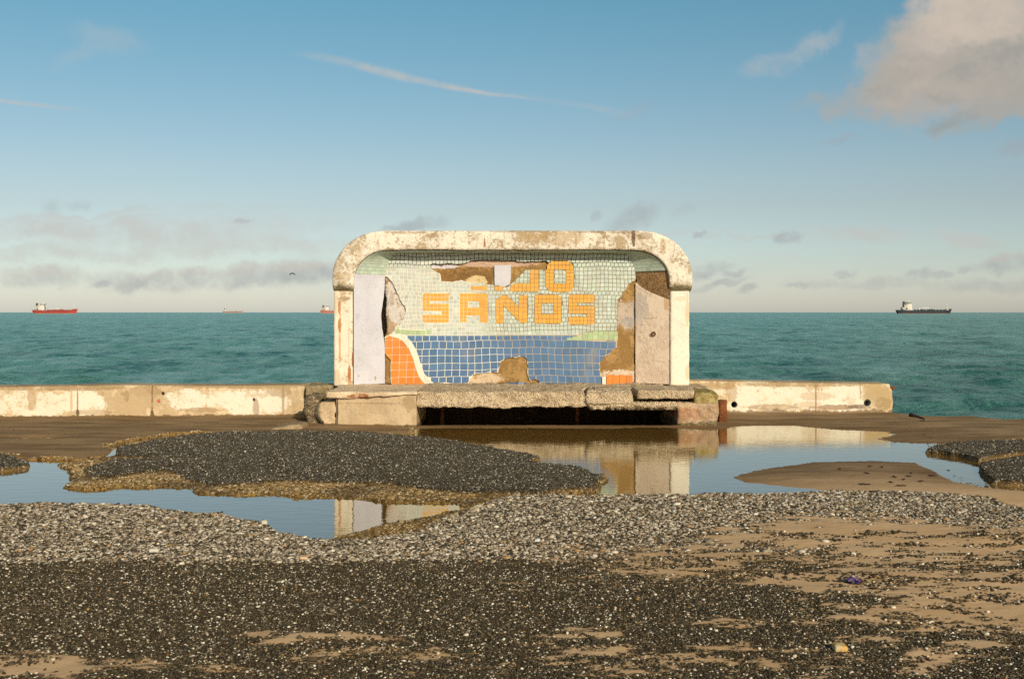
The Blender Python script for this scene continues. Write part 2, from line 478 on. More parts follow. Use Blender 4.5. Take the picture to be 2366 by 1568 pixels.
EDGE = [(-FAR, 17.0), (3.0, 17.0), (5.45, 16.75), (5.62, 15.95), (6.05, 15.80), (6.38, 15.92), (6.60, 15.35), (7.3, 15.5), (9.0, 15.2), (FAR, 15.2)]
SANDS = [(2130, 1265, 380, 62, 1.0), (1900, 1245, 280, 45, .85), (2330, 1400, 290, 80, 1.0), (1960, 1340, 260, 34, .8), (1600, 1290, 300, 46, .45), (1500, 1535, 700, 30, .22), (2200, 1450, 330, 50, .45), (90, 1545, 170, 34, .9), (330, 1530, 130, 18, .7), (500, 1545, 90, 14, .5),
         (2150, 1520, 60, 30, .7), (1620, 1440, 150, 14, .4), (700, 1480, 170, 14, .4), (1350, 1470, 120, 12, .35), (1700, 1450, 100, 10, .4), (2250, 1490, 150, 16, .55), (2060, 1440, 140, 12, .5), (1500, 1260, 140, 22, .25)]

def ground_eval(X, Y):
    """height and surface kind at world points"""
    P = np.column_stack([X, Y])
    Yc = np.maximum(Y, 1.5)
    e1 = fbm(P * 2.2, 4, 3)
    e2 = fbm(P * 2.2 + 40, 4, 9)
    rag = np.column_stack([e1 * 0.06, e2 * 0.05])
    fine = np.column_stack([fbm(P * 9, 3, 21) * 0.03, fbm(P * 9 + 7, 3, 22) * 0.022])
    Pr = P + rag * 0.6 + fine
    Ps = P + rag * 0.5
    n = len(X)
    z = -0.045 + 0.015 * e1
    asphalt, golden, pale, sand, dark = (np.zeros(n) for _ in range(5))
    band = (Y > 5.0)
    def layer(poly_, pts, top, ramp, slope=0.0, slope_len=1.0):
        s = np.full(n, -1.0)
        q = np.array(poly_)
        lo, hi = q.min(0) - 0.4, q.max(0) + 0.4
        k = (pts[:, 0] > lo[0]) & (pts[:, 0] < hi[0]) & (pts[:, 1] > lo[1]) & (pts[:, 1] < hi[1])
        s[k] = sdist(pts[k], poly_)
        return s
    s = layer(RSAND, Ps, 0, 0)
    zz = np.clip(s, -0.6, 1.2) * 0.022
    zz = np.where(s > 0, np.minimum(zz, 0.03) + 0.004 * e2 * sstep(s, 0, .3), zz * 2)
    z = np.maximum(z, zz); sand = np.maximum(sand, sstep(s, -0.25, 0.0) * .9)
    s = layer(SPIT, P + rag * 0.25, 0, 0)
    zz = np.where(s > 0, np.minimum(s * 0.05, 0.022) + 0.003 * e1 * sstep(s, 0, .2), s * 0.06)
    z = np.maximum(z, zz); sand = np.maximum(sand, sstep(s, -0.25, 0.0))
    s = layer(LSAND, Pr, 0, 0)
    m = sstep(s, -0.02, 0.03)
    hole = np.exp(-(((X + 5.62) / 0.30) ** 2 + ((Y - 13.30) / 0.10) ** 2))
    z = np.where(s > -0.03, np.maximum(z, -0.05 + m * (0.072 + 0.009 * e1 + 0.004 * e2) - hole * 0.032), z)
    sand = np.maximum(sand, m * .8)
    golden = np.maximum(golden, sstep(s, -0.03, 0.0) * sstep(-s, -0.12 - 0.1 * e2, -0.02) * sstep(e1, -.35, .25) * .9)
    s = layer(LEDGE, Pr, 0, 0)
    s = s + 0.10 * e1 * (s < 0.3)
    m = sstep(s, -0.03, 0.05)
    zz = -0.05 + m * (0.062 + 0.020 * e2)
    k = s > -0.04
    z = np.where(k, np.maximum(z, zz), z)
    golden = np.maximum(golden, sstep(s, -0.12, 0.0)); sand = sand * (1 - sstep(s, -0.03, 0.02))
    s = layer(LIP, P + fine * .5, 0, 0)
    m = sstep(s, -0.03, 0.05)
    z = np.where(s > -.04, np.maximum(z, -0.05 + m * (0.06 + 0.01 * e2)), z)
    golden = np.maximum(golden, sstep(s, -0.08, 0.01))
    Pi = P + rag * 0.9 + fine * 1.9
    for pl, top in ((ISLAND, 0.056), (LBIT, 0.040), (RCHUNK, 0.045)):
        s = layer(pl, Pi, 0, 0)
        if pl is RCHUNK:
            s = np.where(np.abs(X) < FAR, np.minimum(s, -layer(RCUT, Pr, 0, 0)), s)
        m = sstep(s, -0.012, 0.022)
        zt = top - 0.03 * (1 - sstep(s, 0.02, 0.5)) * (0.4 + 0.6 * sstep(e1, -.3, .3)) * (pl is ISLAND) + 0.004 * e2
        z = np.where(s > -0.015, np.maximum(z, -0.04 + m * (0.04 + zt)), z)
        asphalt = np.maximum(asphalt, m)
        if pl is RCHUNK:
            golden = np.maximum(golden, sstep(s, -0.3, 0.0) * (1 - m) * .7)
    golden = golden * (1 - asphalt)
    s = layer(STRIP, Pr * np.array([1, 1.0]), 0, 0)
    m = sstep(s, -0.03, 0.05)
    z = np.where(s > -0.035, np.maximum(z, -0.045 + m * (0.072 + 0.012 * e1) + 0.012 * sstep(s, 0, 0.6)), z)
    # where the near strip is pale shingle, dark tarmac or blown sand (mapped as it lies on the ground)
    yd = HY + (H - 0.03) * FPX / Yc
    xd = CX + X / Yc * FPX
    ns = fbm(P * np.array([1.3, 2.6]), 5, 31)
    nf = fbm(P * np.array([7, 14]), 4, 33)
    nearm = sstep(s, 0.0, 0.03)
    sa = np.full(n, -1.0)
    for (cx, cy, rx, ry, k) in SANDS:
        r = np.sqrt(((xd - cx) / rx) ** 2 + ((yd - cy) / ry) ** 2)
        sa = np.maximum(sa, k * (1.25 - r))
    behind = sstep(-Y, -4.0, -2.0)
    sa = sa * (1 - behind) + behind * ns * 0.8
    pr = 0.93 * sstep(sa + ns * 0.30, -0.45, 0.85)
    nff = 0.5 + 1.0 * fbm(P * np.array([5.0, 12.0]), 6, 37, 0.74)
    sa = sstep(pr - nff, -0.17, 0.15)
    bound = 1303 + 9 * nf + 14 * ns - 0.03 * np.maximum(xd - 1300, 0)
    pl_ = sstep(bound - yd, -5, 7)
    sand = np.maximum(sand, sa * nearm)
    pale = pl_ * nearm * (1 - sa)
    dark = (1 - pl_) * nearm * (1 - sa)
    z = z + nearm * (0.012 * ns + 0.003 * sa)
    # pit under the bench and the sea front
    s = layer(PIT, P, 0, 0)
    z = np.where((X > PIT[0][0]) & (X < PIT[1][0]) & (Y > 14.78 + 0.03 * e1) & (Y < 16.9), -0.55, z)
    ex = np.interp(X, [p[0] for p in EDGE], [p[1] for p in EDGE]) + 0.05 * e1
    z = np.where(Y > ex, -3.6 + 0.1 * e1, z)
    return z, np.column_stack([asphalt + dark, golden, pale, sand])

xs = np.concatenate([np.linspace(-FAR, -8.2, 24), np.arange(-8.18, 8.19, 0.02), np.linspace(8.2, FAR, 24)])
ys = np.concatenate([np.linspace(-40, 3.3, 40), np.arange(3.32, 17.3, 0.0165)])
GX, GY = np.meshgrid(xs, ys)
gz, gm = ground_eval(GX.ravel(), GY.ravel())
gz = gz + 0.0022 * fbm(np.column_stack([GX.ravel(), GY.ravel()]) * 25, 3, 50) * (np.abs(GX.ravel()) < 8.2)
nx_, ny_ = len(xs), len(ys)
ii = np.arange(nx_ * ny_).reshape(ny_, nx_)
GF = np.column_stack([ii[:-1, :-1].ravel(), ii[:-1, 1:].ravel(), ii[1:, 1:].ravel(), ii[1:, :-1].ravel()])

def ground_material():
    m, nt = new_mat("ground_surface")
    co = N(nt, 'TexCoord', out=3)
    at_ = nt.nodes.new('ShaderNodeAttribute')
    at_.attribute_name = 'tone'
    sepc = nt.nodes.new('ShaderNodeSeparateColor')
    nt.links.new(at_.outputs['Color'], sepc.inputs[0])
    tar, gold, pale = sepc.outputs[0], sepc.outputs[1], sepc.outputs[2]
    sand = at_.outputs['Alpha']
    n1 = noise(nt, co, 1.6, 5, 0.6)
    n2 = noise(nt, co, 22, 5, 0.65)
    n3 = noise(nt, co, 160, 3, 0.6)
    def vor(scale):
        v = nt.nodes.new('ShaderNodeTexVoronoi')
        nt.links.new(co, v.inputs['Vector'])
        v.inputs['Scale'].default_value = scale
        r, g, b = sepxyz(nt, v.outputs['Color'])
        return v.outputs['Distance'], r, g
    d1, r1, g1 = vor(75)
    d2, r2, g2 = vor(45)
    # blown sand, wet where low
    _, _, zz = sepxyz(nt, co)
    wet = smooth(nt, math_(nt, 'ADD', zz, math_(nt, 'MULTIPLY', n1, 0.012)), 0.004, 0.040, 1.0, 0.0)
    _, yy, _ = sepxyz(nt, co)
    damp = smooth(nt, yy, 9.0, 10.5)
    sc = mix(nt, smooth(nt, n1, 0.3, 0.7), (0.70, 0.455, 0.235), (0.80, 0.545, 0.31))
    sc = mix(nt, math_(nt, 'MULTIPLY', n3, 0.4), sc, (0.36, 0.215, 0.09))
    sc = mix(nt, damp, sc, mix(nt, smooth(nt, noise(nt, co, 3.0, 5, 0.6, stretch=(0.35, 1.2, 1)), 0.36, 0.64), (0.19, 0.12, 0.06), (0.40, 0.265, 0.14)))
    sc = mix(nt, math_(nt, 'MULTIPLY', wet, math_(nt, 'MULTIPLY', damp, 0.55)), sc, (0.16, 0.09, 0.032))
    # bed under the stones
    tc = mix(nt, smooth(nt, r1, 0.86, 0.9), mix(nt, g1, (0.030, 0.021, 0.009), (0.095, 0.070, 0.036)), (0.42, 0.36, 0.27))
    pc = mix(nt, r2, (0.05, 0.042, 0.03), (0.22, 0.18, 0.13))
    gc = mix(nt, r2, (0.16, 0.085, 0.02), (0.42, 0.27, 0.09))
    gc = mix(nt, smooth(nt, n2, 0.5, 0.7), gc, (0.09, 0.05, 0.012))
    base = mix(nt, 1.0, (0.34, 0.20, 0.065), (0.34, 0.20, 0.065))
    c = mix(nt, sand, base, sc)
    c = mix(nt, smooth(nt, zz, -0.022, -0.004, 1.0, 0.0), c, mix(nt, n1, (0.48, 0.27, 0.075), (0.62, 0.38, 0.13)))
    c = mix(nt, gold, c, gc)
    c = mix(nt, pale, c, pc)
    c = mix(nt, tar, c, tc)
    stony = math_(nt, 'MINIMUM', math_(nt, 'ADD', tar, math_(nt, 'ADD', pale, gold)), 1.0)
    h1 = smooth(nt, d1, 0.1, 0.6, 1.0, 0.0)
    h = math_(nt, 'ADD', math_(nt, 'MULTIPLY', h1, math_(nt, 'MULTIPLY', stony, 0.9)), math_(nt, 'ADD', math_(nt, 'MULTIPLY', n2, 0.25), math_(nt, 'MULTIPLY', n3, 0.12)))
    finish(nt, c, 0.9, h, 0.008, 1.0, 0.15)
    return m

ground = build("ground", np.column_stack([GX.ravel(), GY.ravel(), gz]), GF, ground_material(), None, True, gm)
tag(ground, kind='structure')

# ------------------------------------------------------------------ loose stones on and in the ground
def ico():
    t = (1 + 5 ** .5) / 2
    v = np.array([(-1, t, 0), (1, t, 0), (-1, -t, 0), (1, -t, 0), (0, -1, t), (0, 1, t), (0, -1, -t), (0, 1, -t), (t, 0, -1), (t, 0, 1), (-t, 0, -1), (-t, 0, 1)], float)
    f = np.array([(0, 11, 5), (0, 5, 1), (0, 1, 7), (0, 7, 10), (0, 10, 11), (1, 5, 9), (5, 11, 4), (11, 10, 2), (10, 7, 6), (7, 1, 8), (3, 9, 4), (3, 4, 2), (3, 2, 6), (3, 6, 8), (3, 8, 9), (4, 9, 5), (2, 4, 11), (6, 2, 10), (8, 6, 7), (9, 8, 1)])
    return v / np.linalg.norm(v[0]), f
IV, IF = ico()

def jitter_grid(x0, x1, y0, y1, sp):
    gx = np.arange(x0, x1, sp)
    gy = np.arange(y0, y1, sp)
    A, B = np.meshgrid(gx, gy)
    P = np.column_stack([A.ravel(), B.ravel()])
    P = P + RNG.uniform(-.5, .5, P.shape) * sp
    k = np.abs(P[:, 0]) < 0.50 * P[:, 1] + 0.7
    return P[k]

def stones(name, specs, mat, label):
    Vs, Fs, Cs, off = [], [], [], 0
    for (P, size, flat, colors, sink, szj) in specs:
        n = len(P)
        if n == 0:
            continue
        z, _ = ground_eval(P[:, 0], P[:, 1])
        s = size * np.exp(RNG.normal(0, szj, n))
        R = RNG.normal(0, 1, (n, 12)) * 0.10 + 1.0
        v = IV[None] * R[:, :, None]
        el = RNG.uniform(0.65, 1.0, n)
        v = v * np.stack([s, s * el, s * flat * RNG.uniform(0.7, 1.2, n)], 1)[:, None, :] * 0.5
        a = RNG.uniform(0, 2 * np.pi, n)
        tl = RNG.normal(0, 0.22, n)
        vz = v[:, :, 2] * np.cos(tl)[:, None] + v[:, :, 0] * np.sin(tl)[:, None]
        vx = v[:, :, 0] * np.cos(tl)[:, None] - v[:, :, 2] * np.sin(tl)[:, None]
        ca, sa = np.cos(a)[:, None], np.sin(a)[:, None]
        X = vx * ca - v[:, :, 1] * sa + P[:, 0:1]
        Y = vx * sa + v[:, :, 1] * ca + P[:, 1:2]
        Z = vz + (z + s * flat * 0.5 * (1 - 2 * sink))[:, None]
        Vs.append(np.stack([X, Y, Z], 2).reshape(-1, 3))
        Fs.append((IF[None] + (np.arange(n) * 12)[:, None, None] + off).reshape(-1, 3))
        wetf = 1 - 0.55 * sstep(-z, -0.018, -0.004)
        Cs.append(np.repeat(colors(n) * wetf[:, None], 12, 0))
        off += n * 12
    o = build(name, np.vstack(Vs), np.vstack(Fs), mat, None, True, np.vstack(Cs))
    return tag(o, label, None, None, 'stuff')

def palette(cols, w, jit=0.18):
    cols = np.array(cols)
    w = np.array(w) / np.sum(w)
    def f(n):
        c = cols[RNG.choice(len(cols), n, p=w)]
        return np.clip(c * np.exp(RNG.normal(0, jit, (n, 1))), 0, 0.9)
    return f
PAL_PALE = palette([(.70, .61, .47), (.52, .43, .31), (.36, .285, .19), (.18, .14, .085), (.060, .045, .026), (.46, .26, .09), (.82, .74, .61)], [16, 24, 22, 20, 26, 3, 5])
PAL_TAR = palette([(.038, .027, .012), (.078, .058, .029), (.135, .105, .058), (.34, .275, .18), (.78, .68, .52), (.36, .20, .06)], [34, 34, 19, 8, 6, 1.0])
PAL_ISL = palette([(.044, .038, .026), (.085, .074, .052), (.15, .13, .093), (.38, .33, .24), (.70, .62, .50)], [34, 36, 20, 6, 4])
PAL_GOLD = palette([(.38, .25, .10), (.25, .155, .055), (.56, .43, .25), (.13, .08, .025), (.66, .56, .40)], [34, 26, 18, 18, 5])

def stone_material():
    m, nt = new_mat("stone_mix")
    a = nt.nodes.new('ShaderNodeAttribute')
    a.attribute_name = 'tone'
    co = N(nt, 'TexCoord', out=3)
    f = noise(nt, co, 130, 3, 0.6)
    c = mix(nt, f, mix(nt, 0.35, a.outputs['Color'], (0.02, 0.016, 0.01)), a.outputs['Color'])
    finish(nt, c, 0.75, f, 0.003, 0.6, 0.25)
    return m
MSTONE = stone_material()

P = jitter_grid(-6, 6, 5.6, 9.6, 0.0165)
_, k = ground_eval(P[:, 0], P[:, 1])
P_pale = P[RNG.random(len(P)) < k[:, 2]]
k2 = RNG.random(len(P)) < k[:, 3] * 0.045 * (P[:, 1] < 9)
P = jitter_grid(-4, 4, 4.2, 7.4, 0.0102)
_, k = ground_eval(P[:, 0], P[:, 1])
P_tar = P[RNG.random(len(P)) < k[:, 0]]
ksand = (fbm(P * np.array([6, 14]), 5, 71, 0.65) > 0.10) & (RNG.random(len(P)) < k[:, 3] * 0.40)
P_ss = P[ksand]
P = jitter_grid(-7.5, 7.5, 9.2, 14.9, 0.0155)
z_, k = ground_eval(P[:, 0], P[:, 1])
P_isl = P[RNG.random(len(P)) < k[:, 0] * 0.85 + (k[:, 3] > .3) * (z_ > 0.004) * 0.006 * (fbm(P * 1.5, 3, 77) > 0)]
P_gold = P[(RNG.random(len(P)) < k[:, 1] * 0.8) & (z_ > -0.02)]
P = jitter_grid(-3, 1, 7.4, 9.3, 0.02)
z_, k = ground_eval(P[:, 0], P[:, 1])
P_gold = np.vstack([P_gold, P[(RNG.random(len(P)) < k[:, 1] * 0.8) & (z_ > -0.02)]])
stones("shingle", [(P_pale, 0.0185, 0.42, PAL_PALE, 0.30, 0.36)], MSTONE, "pale shingle of mixed pebbles along the near edge of the puddles")
stones("gravel", [(P_tar, 0.0102, 0.62, PAL_TAR, 0.36, 0.30), (P_ss, 0.0125, 0.6, PAL_TAR, 0.25, 0.35)], MSTONE, "dark tarmac gravel flecked with white stones in the foreground")
stones("tarmac_gravel", [(P_isl, 0.0125, 0.55, PAL_ISL, 0.42, 0.32)], MSTONE, "dark stony tarmac surface left standing between the puddles")
stones("golden_gravel", [(P_gold, 0.022, 0.6, PAL_GOLD, 0.45, 0.3)], MSTONE, "wet golden gravel on the eroded rims beside the water")

# ------------------------------------------------------------------ puddle water
def water_material():
    m, nt = new_mat("puddle_water")
    co = N(nt, 'TexCoord', out=3)
    n = noise(nt, co, 5.0, 3, 0.5, stretch=(1, 2.2, 1))
    bn = N(nt, 'Bump', {'Height': n, 'Distance': 0.003, 'Strength': 0.5})
    fr = N(nt, 'Fresnel', {'IOR': 1.62, 'Normal': bn})
    g = N(nt, 'BsdfGlossy', {'Color': (0.97, 1.0, 0.98), 'Roughness': 0.015, 'Normal': bn})
    t = N(nt, 'BsdfTransparent', {'Color': (0.95, 0.88, 0.66)})
    silt = N(nt, 'BsdfDiffuse', {'Color': (0.42, 0.235, 0.055)})
    t = N(nt, 'MixShader', {0: 0.5, 1: t, 2: silt})
    s = N(nt, 'MixShader', {0: math_(nt, 'MULTIPLY', fr, 1.18, clamp=True), 1: t, 2: g})
    o = nt.nodes.new('ShaderNodeOutputMaterial')
    nt.links.new(s, o.inputs[0])
    return m
pv = np.array([(-30, 6.9, 0), (30, 6.9, 0), (30, 14.75, 0), (-30, 14.75, 0)], float)
tag(build("puddle_water", pv, [(0, 1, 2, 3)], water_material(), None, False), kind='structure')

# ================================================================== SEA
def sea():
    lv = -3.0
    NR, NC = 760, 620
    t = np.linspace(0, 1, NR)
    Yr = 17.35 * (45000 / 17.35) ** (t ** 1.0)
    s = np.linspace(-1, 1, NC)
    X = np.outer(Yr, s) * 0.8 + np.sign(s)[None, :] * (np.abs(s)[None, :] ** 6) * 40
    Y = np.repeat(Yr[:, None], NC, 1)
    P = np.column_stack([X.ravel(), Y.ravel()])
    w = fbm(P * np.array([0.16, 0.30]), 3, 61) * 0.34 + fbm(P * np.array([0.42, 0.85]) + 5, 3, 63) * 0.22
    d = P[:, 1]
    w *= np.clip(1.6 - d / 700.0, 0, 1)
    w2 = fbm(P * np.array([1.1, 2.4]) + 9, 2, 65) * 0.06 * np.clip(1 - d / 160.0, 0, 1)
    z = lv + w + w2
    i = np.arange(NR * NC).reshape(NR, NC)
    F = np.column_stack([i[:-1, :-1].ravel(), i[:-1, 1:].ravel(), i[1:, 1:].ravel(), i[1:, :-1].ravel()])
    m, nt = new_mat("sea_water")
    co = N(nt, 'TexCoord', out=3)
    n1 = noise(nt, co, 0.9, 5, 0.62, stretch=(0.55, 1.0, 1))
    n2 = noise(nt, co, 0.035, 4, 0.6, stretch=(0.35, 1.0, 1))
    n4 = noise(nt, co, 0.18, 4, 0.6, stretch=(0.4, 1.0, 1))
    c = mix(nt, smooth(nt, n2, 0.35, 0.65), (0.150, 0.42, 0.350), (0.150, 0.40, 0.315))
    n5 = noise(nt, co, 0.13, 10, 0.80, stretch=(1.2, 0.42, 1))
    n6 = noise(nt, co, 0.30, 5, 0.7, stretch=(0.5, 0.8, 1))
    c = mix(nt, math_(nt, 'MULTIPLY', smooth(nt, n5, 0.51, 0.575), 0.9), c, (0.030, 0.185, 0.140))  # wave shading painted into the water colour: troughs darker
    c = mix(nt, math_(nt, 'MULTIPLY', smooth(nt, n5, 0.48, 0.41), 0.85), c, (0.27, 0.58, 0.54))  # crests painted lighter in the same way
    h = math_(nt, 'ADD', math_(nt, 'MULTIPLY', n1, 0.5), math_(nt, 'ADD', math_(nt, 'MULTIPLY', n4, 0.9), math_(nt, 'ADD', math_(nt, 'MULTIPLY', n6, 1.0), math_(nt, 'MULTIPLY', n5, -2.4))))
    b = nt.nodes.new('ShaderNodeBsdfPrincipled')
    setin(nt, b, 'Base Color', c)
    b.inputs['Roughness'].default_value = 0.28
    b.inputs['IOR'].default_value = 1.33
    b.inputs['Specular IOR Level'].default_value = 0.34
    nt.links.new(N(nt, 'Bump', {'Height': h, 'Distance': 0.8, 'Strength': 1.0}), b.inputs['Normal'])
    o = nt.nodes.new('ShaderNodeOutputMaterial')
    nt.links.new(b.outputs[0], o.inputs[0])
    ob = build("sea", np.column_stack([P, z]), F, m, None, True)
    tag(ob, kind='structure')
sea()

# ================================================================== SHELTER
YS = 16.10           # front face of the pillars
YB = 16.36           # face of the tiled back wall
ZB = 0.449           # top of the plinth it stands on
SO = np.array([0, YS, ZB])
shelter = empty("seaside_shelter", (0, YS, ZB), "derelict cream concrete seaside shelter with a peeling tile mosaic of yellow letters", "shelter")
def UX(x, Y=YS): return (x - CX) / FPX * Y
def UZ(y, Y=YS): return H - (y - HY) / FPX * Y

# --- canopy: a thick arched band swept from one foot over the top to the other
def arch(xl, xr, zb, zt, rx, rz, n_v, n_a, n_t, p=2.25):
    """list of points up the left side, over, and down the right side"""
    pts = []
    for k in range(n_v):
        pts.append((xl, zb + (zt - rz - zb) * k / n_v))
    for k in range(n_a):
        a = math.pi / 2 * k / n_a
        pts.append((xl + rx - rx * max(math.cos(a), 0) ** (2 / p), zt - rz + rz * math.sin(a) ** (2 / p)))
    for k in range(n_t):
        pts.append((xl + rx + (xr - xl - 2 * rx) * k / n_t, zt))
    for k in range(n_a):
        a = math.pi / 2 * (1 - k / n_a)
        pts.append((xr - rx + rx * max(math.cos(a), 0) ** (2 / p), zt - rz + rz * math.sin(a) ** (2 / p)))
    for k in range(n_v + 1):
        pts.append((xr, zt - rz - (zt - rz - zb) * k / n_v))
    return np.array(pts)

YC = 16.02           # front face of the canopy
zc0 = UZ(674, YC)
nv, na, ntp = 12, 30, 130
OUT = arch(UX(768, YC), UX(1600, YC), zc0, UZ(532.5, YC), UX(893, YC) - UX(768, YC), 0.66, nv, na, ntp, 2.1)
INN = arch(UX(817.5, YC), UX(1547, YC), zc0, UZ(577, YC), UX(905, YC) - UX(817.5, YC), 0.44, nv, na, ntp, 2.15)
def canopy():
    yb = 16.86
    M = 44
    prof = []      # closed loop in (a: 0 inner..1 outer, depth)
    for k in range(8): prof.append((0.06 + 0.88 * k / 7, 'f'))
    V, loops = [], []
    L = np.concatenate([[0], np.cumsum(np.linalg.norm(np.diff((OUT + INN) / 2, axis=0), axis=1))])
    tot = L[-1]
    for i in range(len(OUT)):
        o, n_ = OUT[i], INN[i]
        e = min(L[i], tot - L[i])
        q = max(0.0, 1 - e / 0.15)
        yf = YC + 0.13 * (1 - math.sqrt(max(0, 1 - q * q)))
        cut = 0.012 * (1 - math.sqrt(max(0, 1 - q * q)))
        wdt = np.linalg.norm(o - n_)
        u = (o - n_) / wdt
        lo, hi = n_ + u * cut, o - u * cut
        wdt = np.linalg.norm(hi - lo)
        rr = 0.03
        ring = []
        # inner edge from back to front, front face, outer edge front to back
        for k in range(9): ring.append((0.0, yb - (yb - yf - rr) * k / 8))
        for k in range(1, 4):
            a = math.pi / 2 * k / 4
            ring.append((rr * (1 - math.cos(a)), yf + rr - rr * math.sin(a)))
        for k in range(11): ring.append((rr + (wdt - 2 * rr) * k / 10, yf))
        for k in range(1, 4):
            a = math.pi / 2 * (1 - k / 4)
            ring.append((wdt - rr * (1 - math.cos(a)), yf + rr - rr * math.sin(a)))
        for k in range(9): ring.append((wdt, yf + rr + (yb - yf - rr) * k / 8))
        loops.append(len(ring))
        for (a, y) in ring:
            V.append((lo[0] + u[0] * a, y, lo[1] + u[1] * a))
    V = np.array(V)
    R = loops[0]
    n = len(OUT)
    nrm = fbm(V * np.array([7, 7, 7]), 4, 81)
    cen = np.repeat(((OUT + INN) / 2), R, 0)
    d = np.column_stack([V[:, 0] - cen[:, 0], np.where(V[:, 1] < YC + 0.06, -0.1, 0), V[:, 2] - cen[:, 1]])
    d /= np.linalg.norm(d, axis=1, keepdims=True)
    big = fbm(V * 1.7 + 3, 3, 85)
    chips = np.minimum(fbm(V * 16, 3, 87) + 0.28, 0) * 0.05
    V = V + d * (nrm * 0.007 + big * 0.010 + chips)[:, None]
    F = []
    for i in range(n - 1):
        for k in range(R):
            k2 = (k + 1) % R
            F.append((i * R + k, i * R + k2, (i + 1) * R + k2, (i + 1) * R + k))
    F = [tuple(reversed(f)) for f in F]
    F.append(tuple(range(R)))
    F.append(tuple(reversed([(n - 1) * R + k for k in range(R)])))
    return V, F
FOOT_SHADE, WHITE = (0.10, 0.085, 0.03), (0.80, 0.735, 0.60)
def LX(x): return UX(x)
def LZ(y): return UZ(y) - ZB
can_spots = [(LX(1556), LZ(575), .005, .10, (.2, .12, .06), .7), (LX(1570), LZ(600), .06, .006, (.22, .14, .07), .6), (LX(1505), LZ(560), .004, .12, (.16, .09, .04), .8), (LX(962), LZ(548), .006, .06, (.35, .16, .06), .6), (LX(1052), LZ(562), .006, .05, (.33, .2, .1), .6), (LX(1160), LZ(566), .02, .05, (.4, .27, .14), .6), (LX(1330), LZ(560), .015, .09, (.33, .21, .1), .6), (LX(1395), LZ(558), .012, .09, (.36, .23, .11), .6), (LX(875), LZ(560), .01, .05, (.36, .24, .12), .5), (LX(790), LZ(676), .30, .17, (.36, .28, .14), .55), (LX(1575), LZ(676), .30, .17, (.36, .28, .14), .55), (LX(784), LZ(672), .22, .09, FOOT_SHADE, .75), (LX(1578), LZ(670), .22, .09, FOOT_SHADE, .75), (LX(1300), LZ(552), .35, .12, (.42, .27, .12), .55), (LX(1225), LZ(548), .16, .10, (.45, .30, .14), .5), (LX(1462), LZ(550), .03, .13, (.12, .06, .03), .85),  # olive spots at both canopy feet paint the shade of their undercurve
             (LX(1490), LZ(545), .10, .06, (.2, .11, .05), .5), (LX(1530), LZ(570), .05, .14, (.4, .22, .08), .5), (LX(1120), LZ(560), .012, .08, RUST, .8), (LX(940), LZ(538), .30, .025, (.3, .19, .09), .6), (LX(1000), LZ(545), .1, .03, (.33, .22, .1), .5), (LX(1400), LZ(537), .5, .02, (.25, .16, .08), .6),
             (LX(1190), LZ(536), .5, .018, (.3, .2, .1), .5), (LX(830), LZ(590), .05, .14, (.5, .37, .2), .4), (LX(800), LZ(640), .10, .08, (.5, .36, .2), .5)]
m_can = concrete("canopy_paint", (0.85, 0.78, 0.65), (0.50, 0.39, 0.25), cover=0.62, stain=0.75, stain_col=(0.22, 0.14, 0.065), spots=can_spots, speck=0.85, streak=0.3, scale=1.6, bump=0.012)
V, F = canopy()
build("canopy", V, F, m_can, shelter)

# --- pillars
m_pl = concrete("pillar_left_paint", (0.85, 0.77, 0.62), (0.56, 0.42, 0.26), cover=0.68, stain=0.3, speck=0.5, streak=0.12, scale=1.6,
                spots=[(LX(784), LZ(712), .022, .10, RUST, .75), (LX(785), LZ(752), .026, .13, (.42, .14, .03), .9), (LX(785), LZ(800), .02, .22, (.55, .28, .10), .7), (LX(807), LZ(862), .026, .13, (.40, .14, .04), .9), (LX(808), LZ(885), .03, .06, (.5, .25, .1), .7), (LX(814), LZ(830), .010, .12, (.36, .13, .04), .9), (LX(778), LZ(870), .06, .12, (.62, .46, .26), .6), (LX(786), LZ(735), .012, .34, (.60, .30, .10), .7), (LX(806), LZ(800), .008, .40, (.55, .30, .13), .5), (LX(795), LZ(690), .10, .03, (.35, .24, .12), .7), (LX(776), LZ(700), .03, .2, (.7, .52, .3), .5)])
m_pr = concrete("pillar_right_paint", (0.87, 0.80, 0.66), (0.62, 0.50, 0.34), cover=0.85, stain=0.2, speck=0.3, streak=0.1, scale=1.6,
                spots=[(LX(1588), LZ(720), .025, .25, (.66, .46, .24), .6), (LX(1588), LZ(860), .035, .12, (.68, .52, .32), .7), (LX(1575), LZ(690), .1, .04, (.7, .55, .36), .5)])
for (xa, xb, m, sd) in ((771, 815.5, m_pl, 101), (1548.5, 1593, m_pr, 102)):
    V, F = rough_box(UX(xa), UX(xb), YS, 16.82, ZB - 0.02, UZ(655), 0.03, 0.008, 0.014, 7, sd)
    build("pillar", V, F, m, shelter)

# --- solid back of the shelter (closes it from the sea side)
m_back = concrete("shelter_back_cement", (0.5, 0.42, 0.3), (0.36, 0.27, 0.17), cover=0.4, stain=0.4)
bo = arch(UX(812), UX(1552), ZB - 0.02, UZ(572), 0.5, 0.45, 8, 14, 20)
n = len(bo)
V = np.vstack([np.column_stack([bo[:, 0], np.full(n, 16.68), bo[:, 1]]), np.column_stack([bo[:, 0], np.full(n, 16.84), bo[:, 1]])])
F = [tuple(range(n)), tuple(range(2 * n - 1, n - 1, -1))] + [(i, i + n, (i + 1) % n + n, (i + 1) % n) for i in range(n)]
build("back_slab", V, F, m_back, shelter, False)

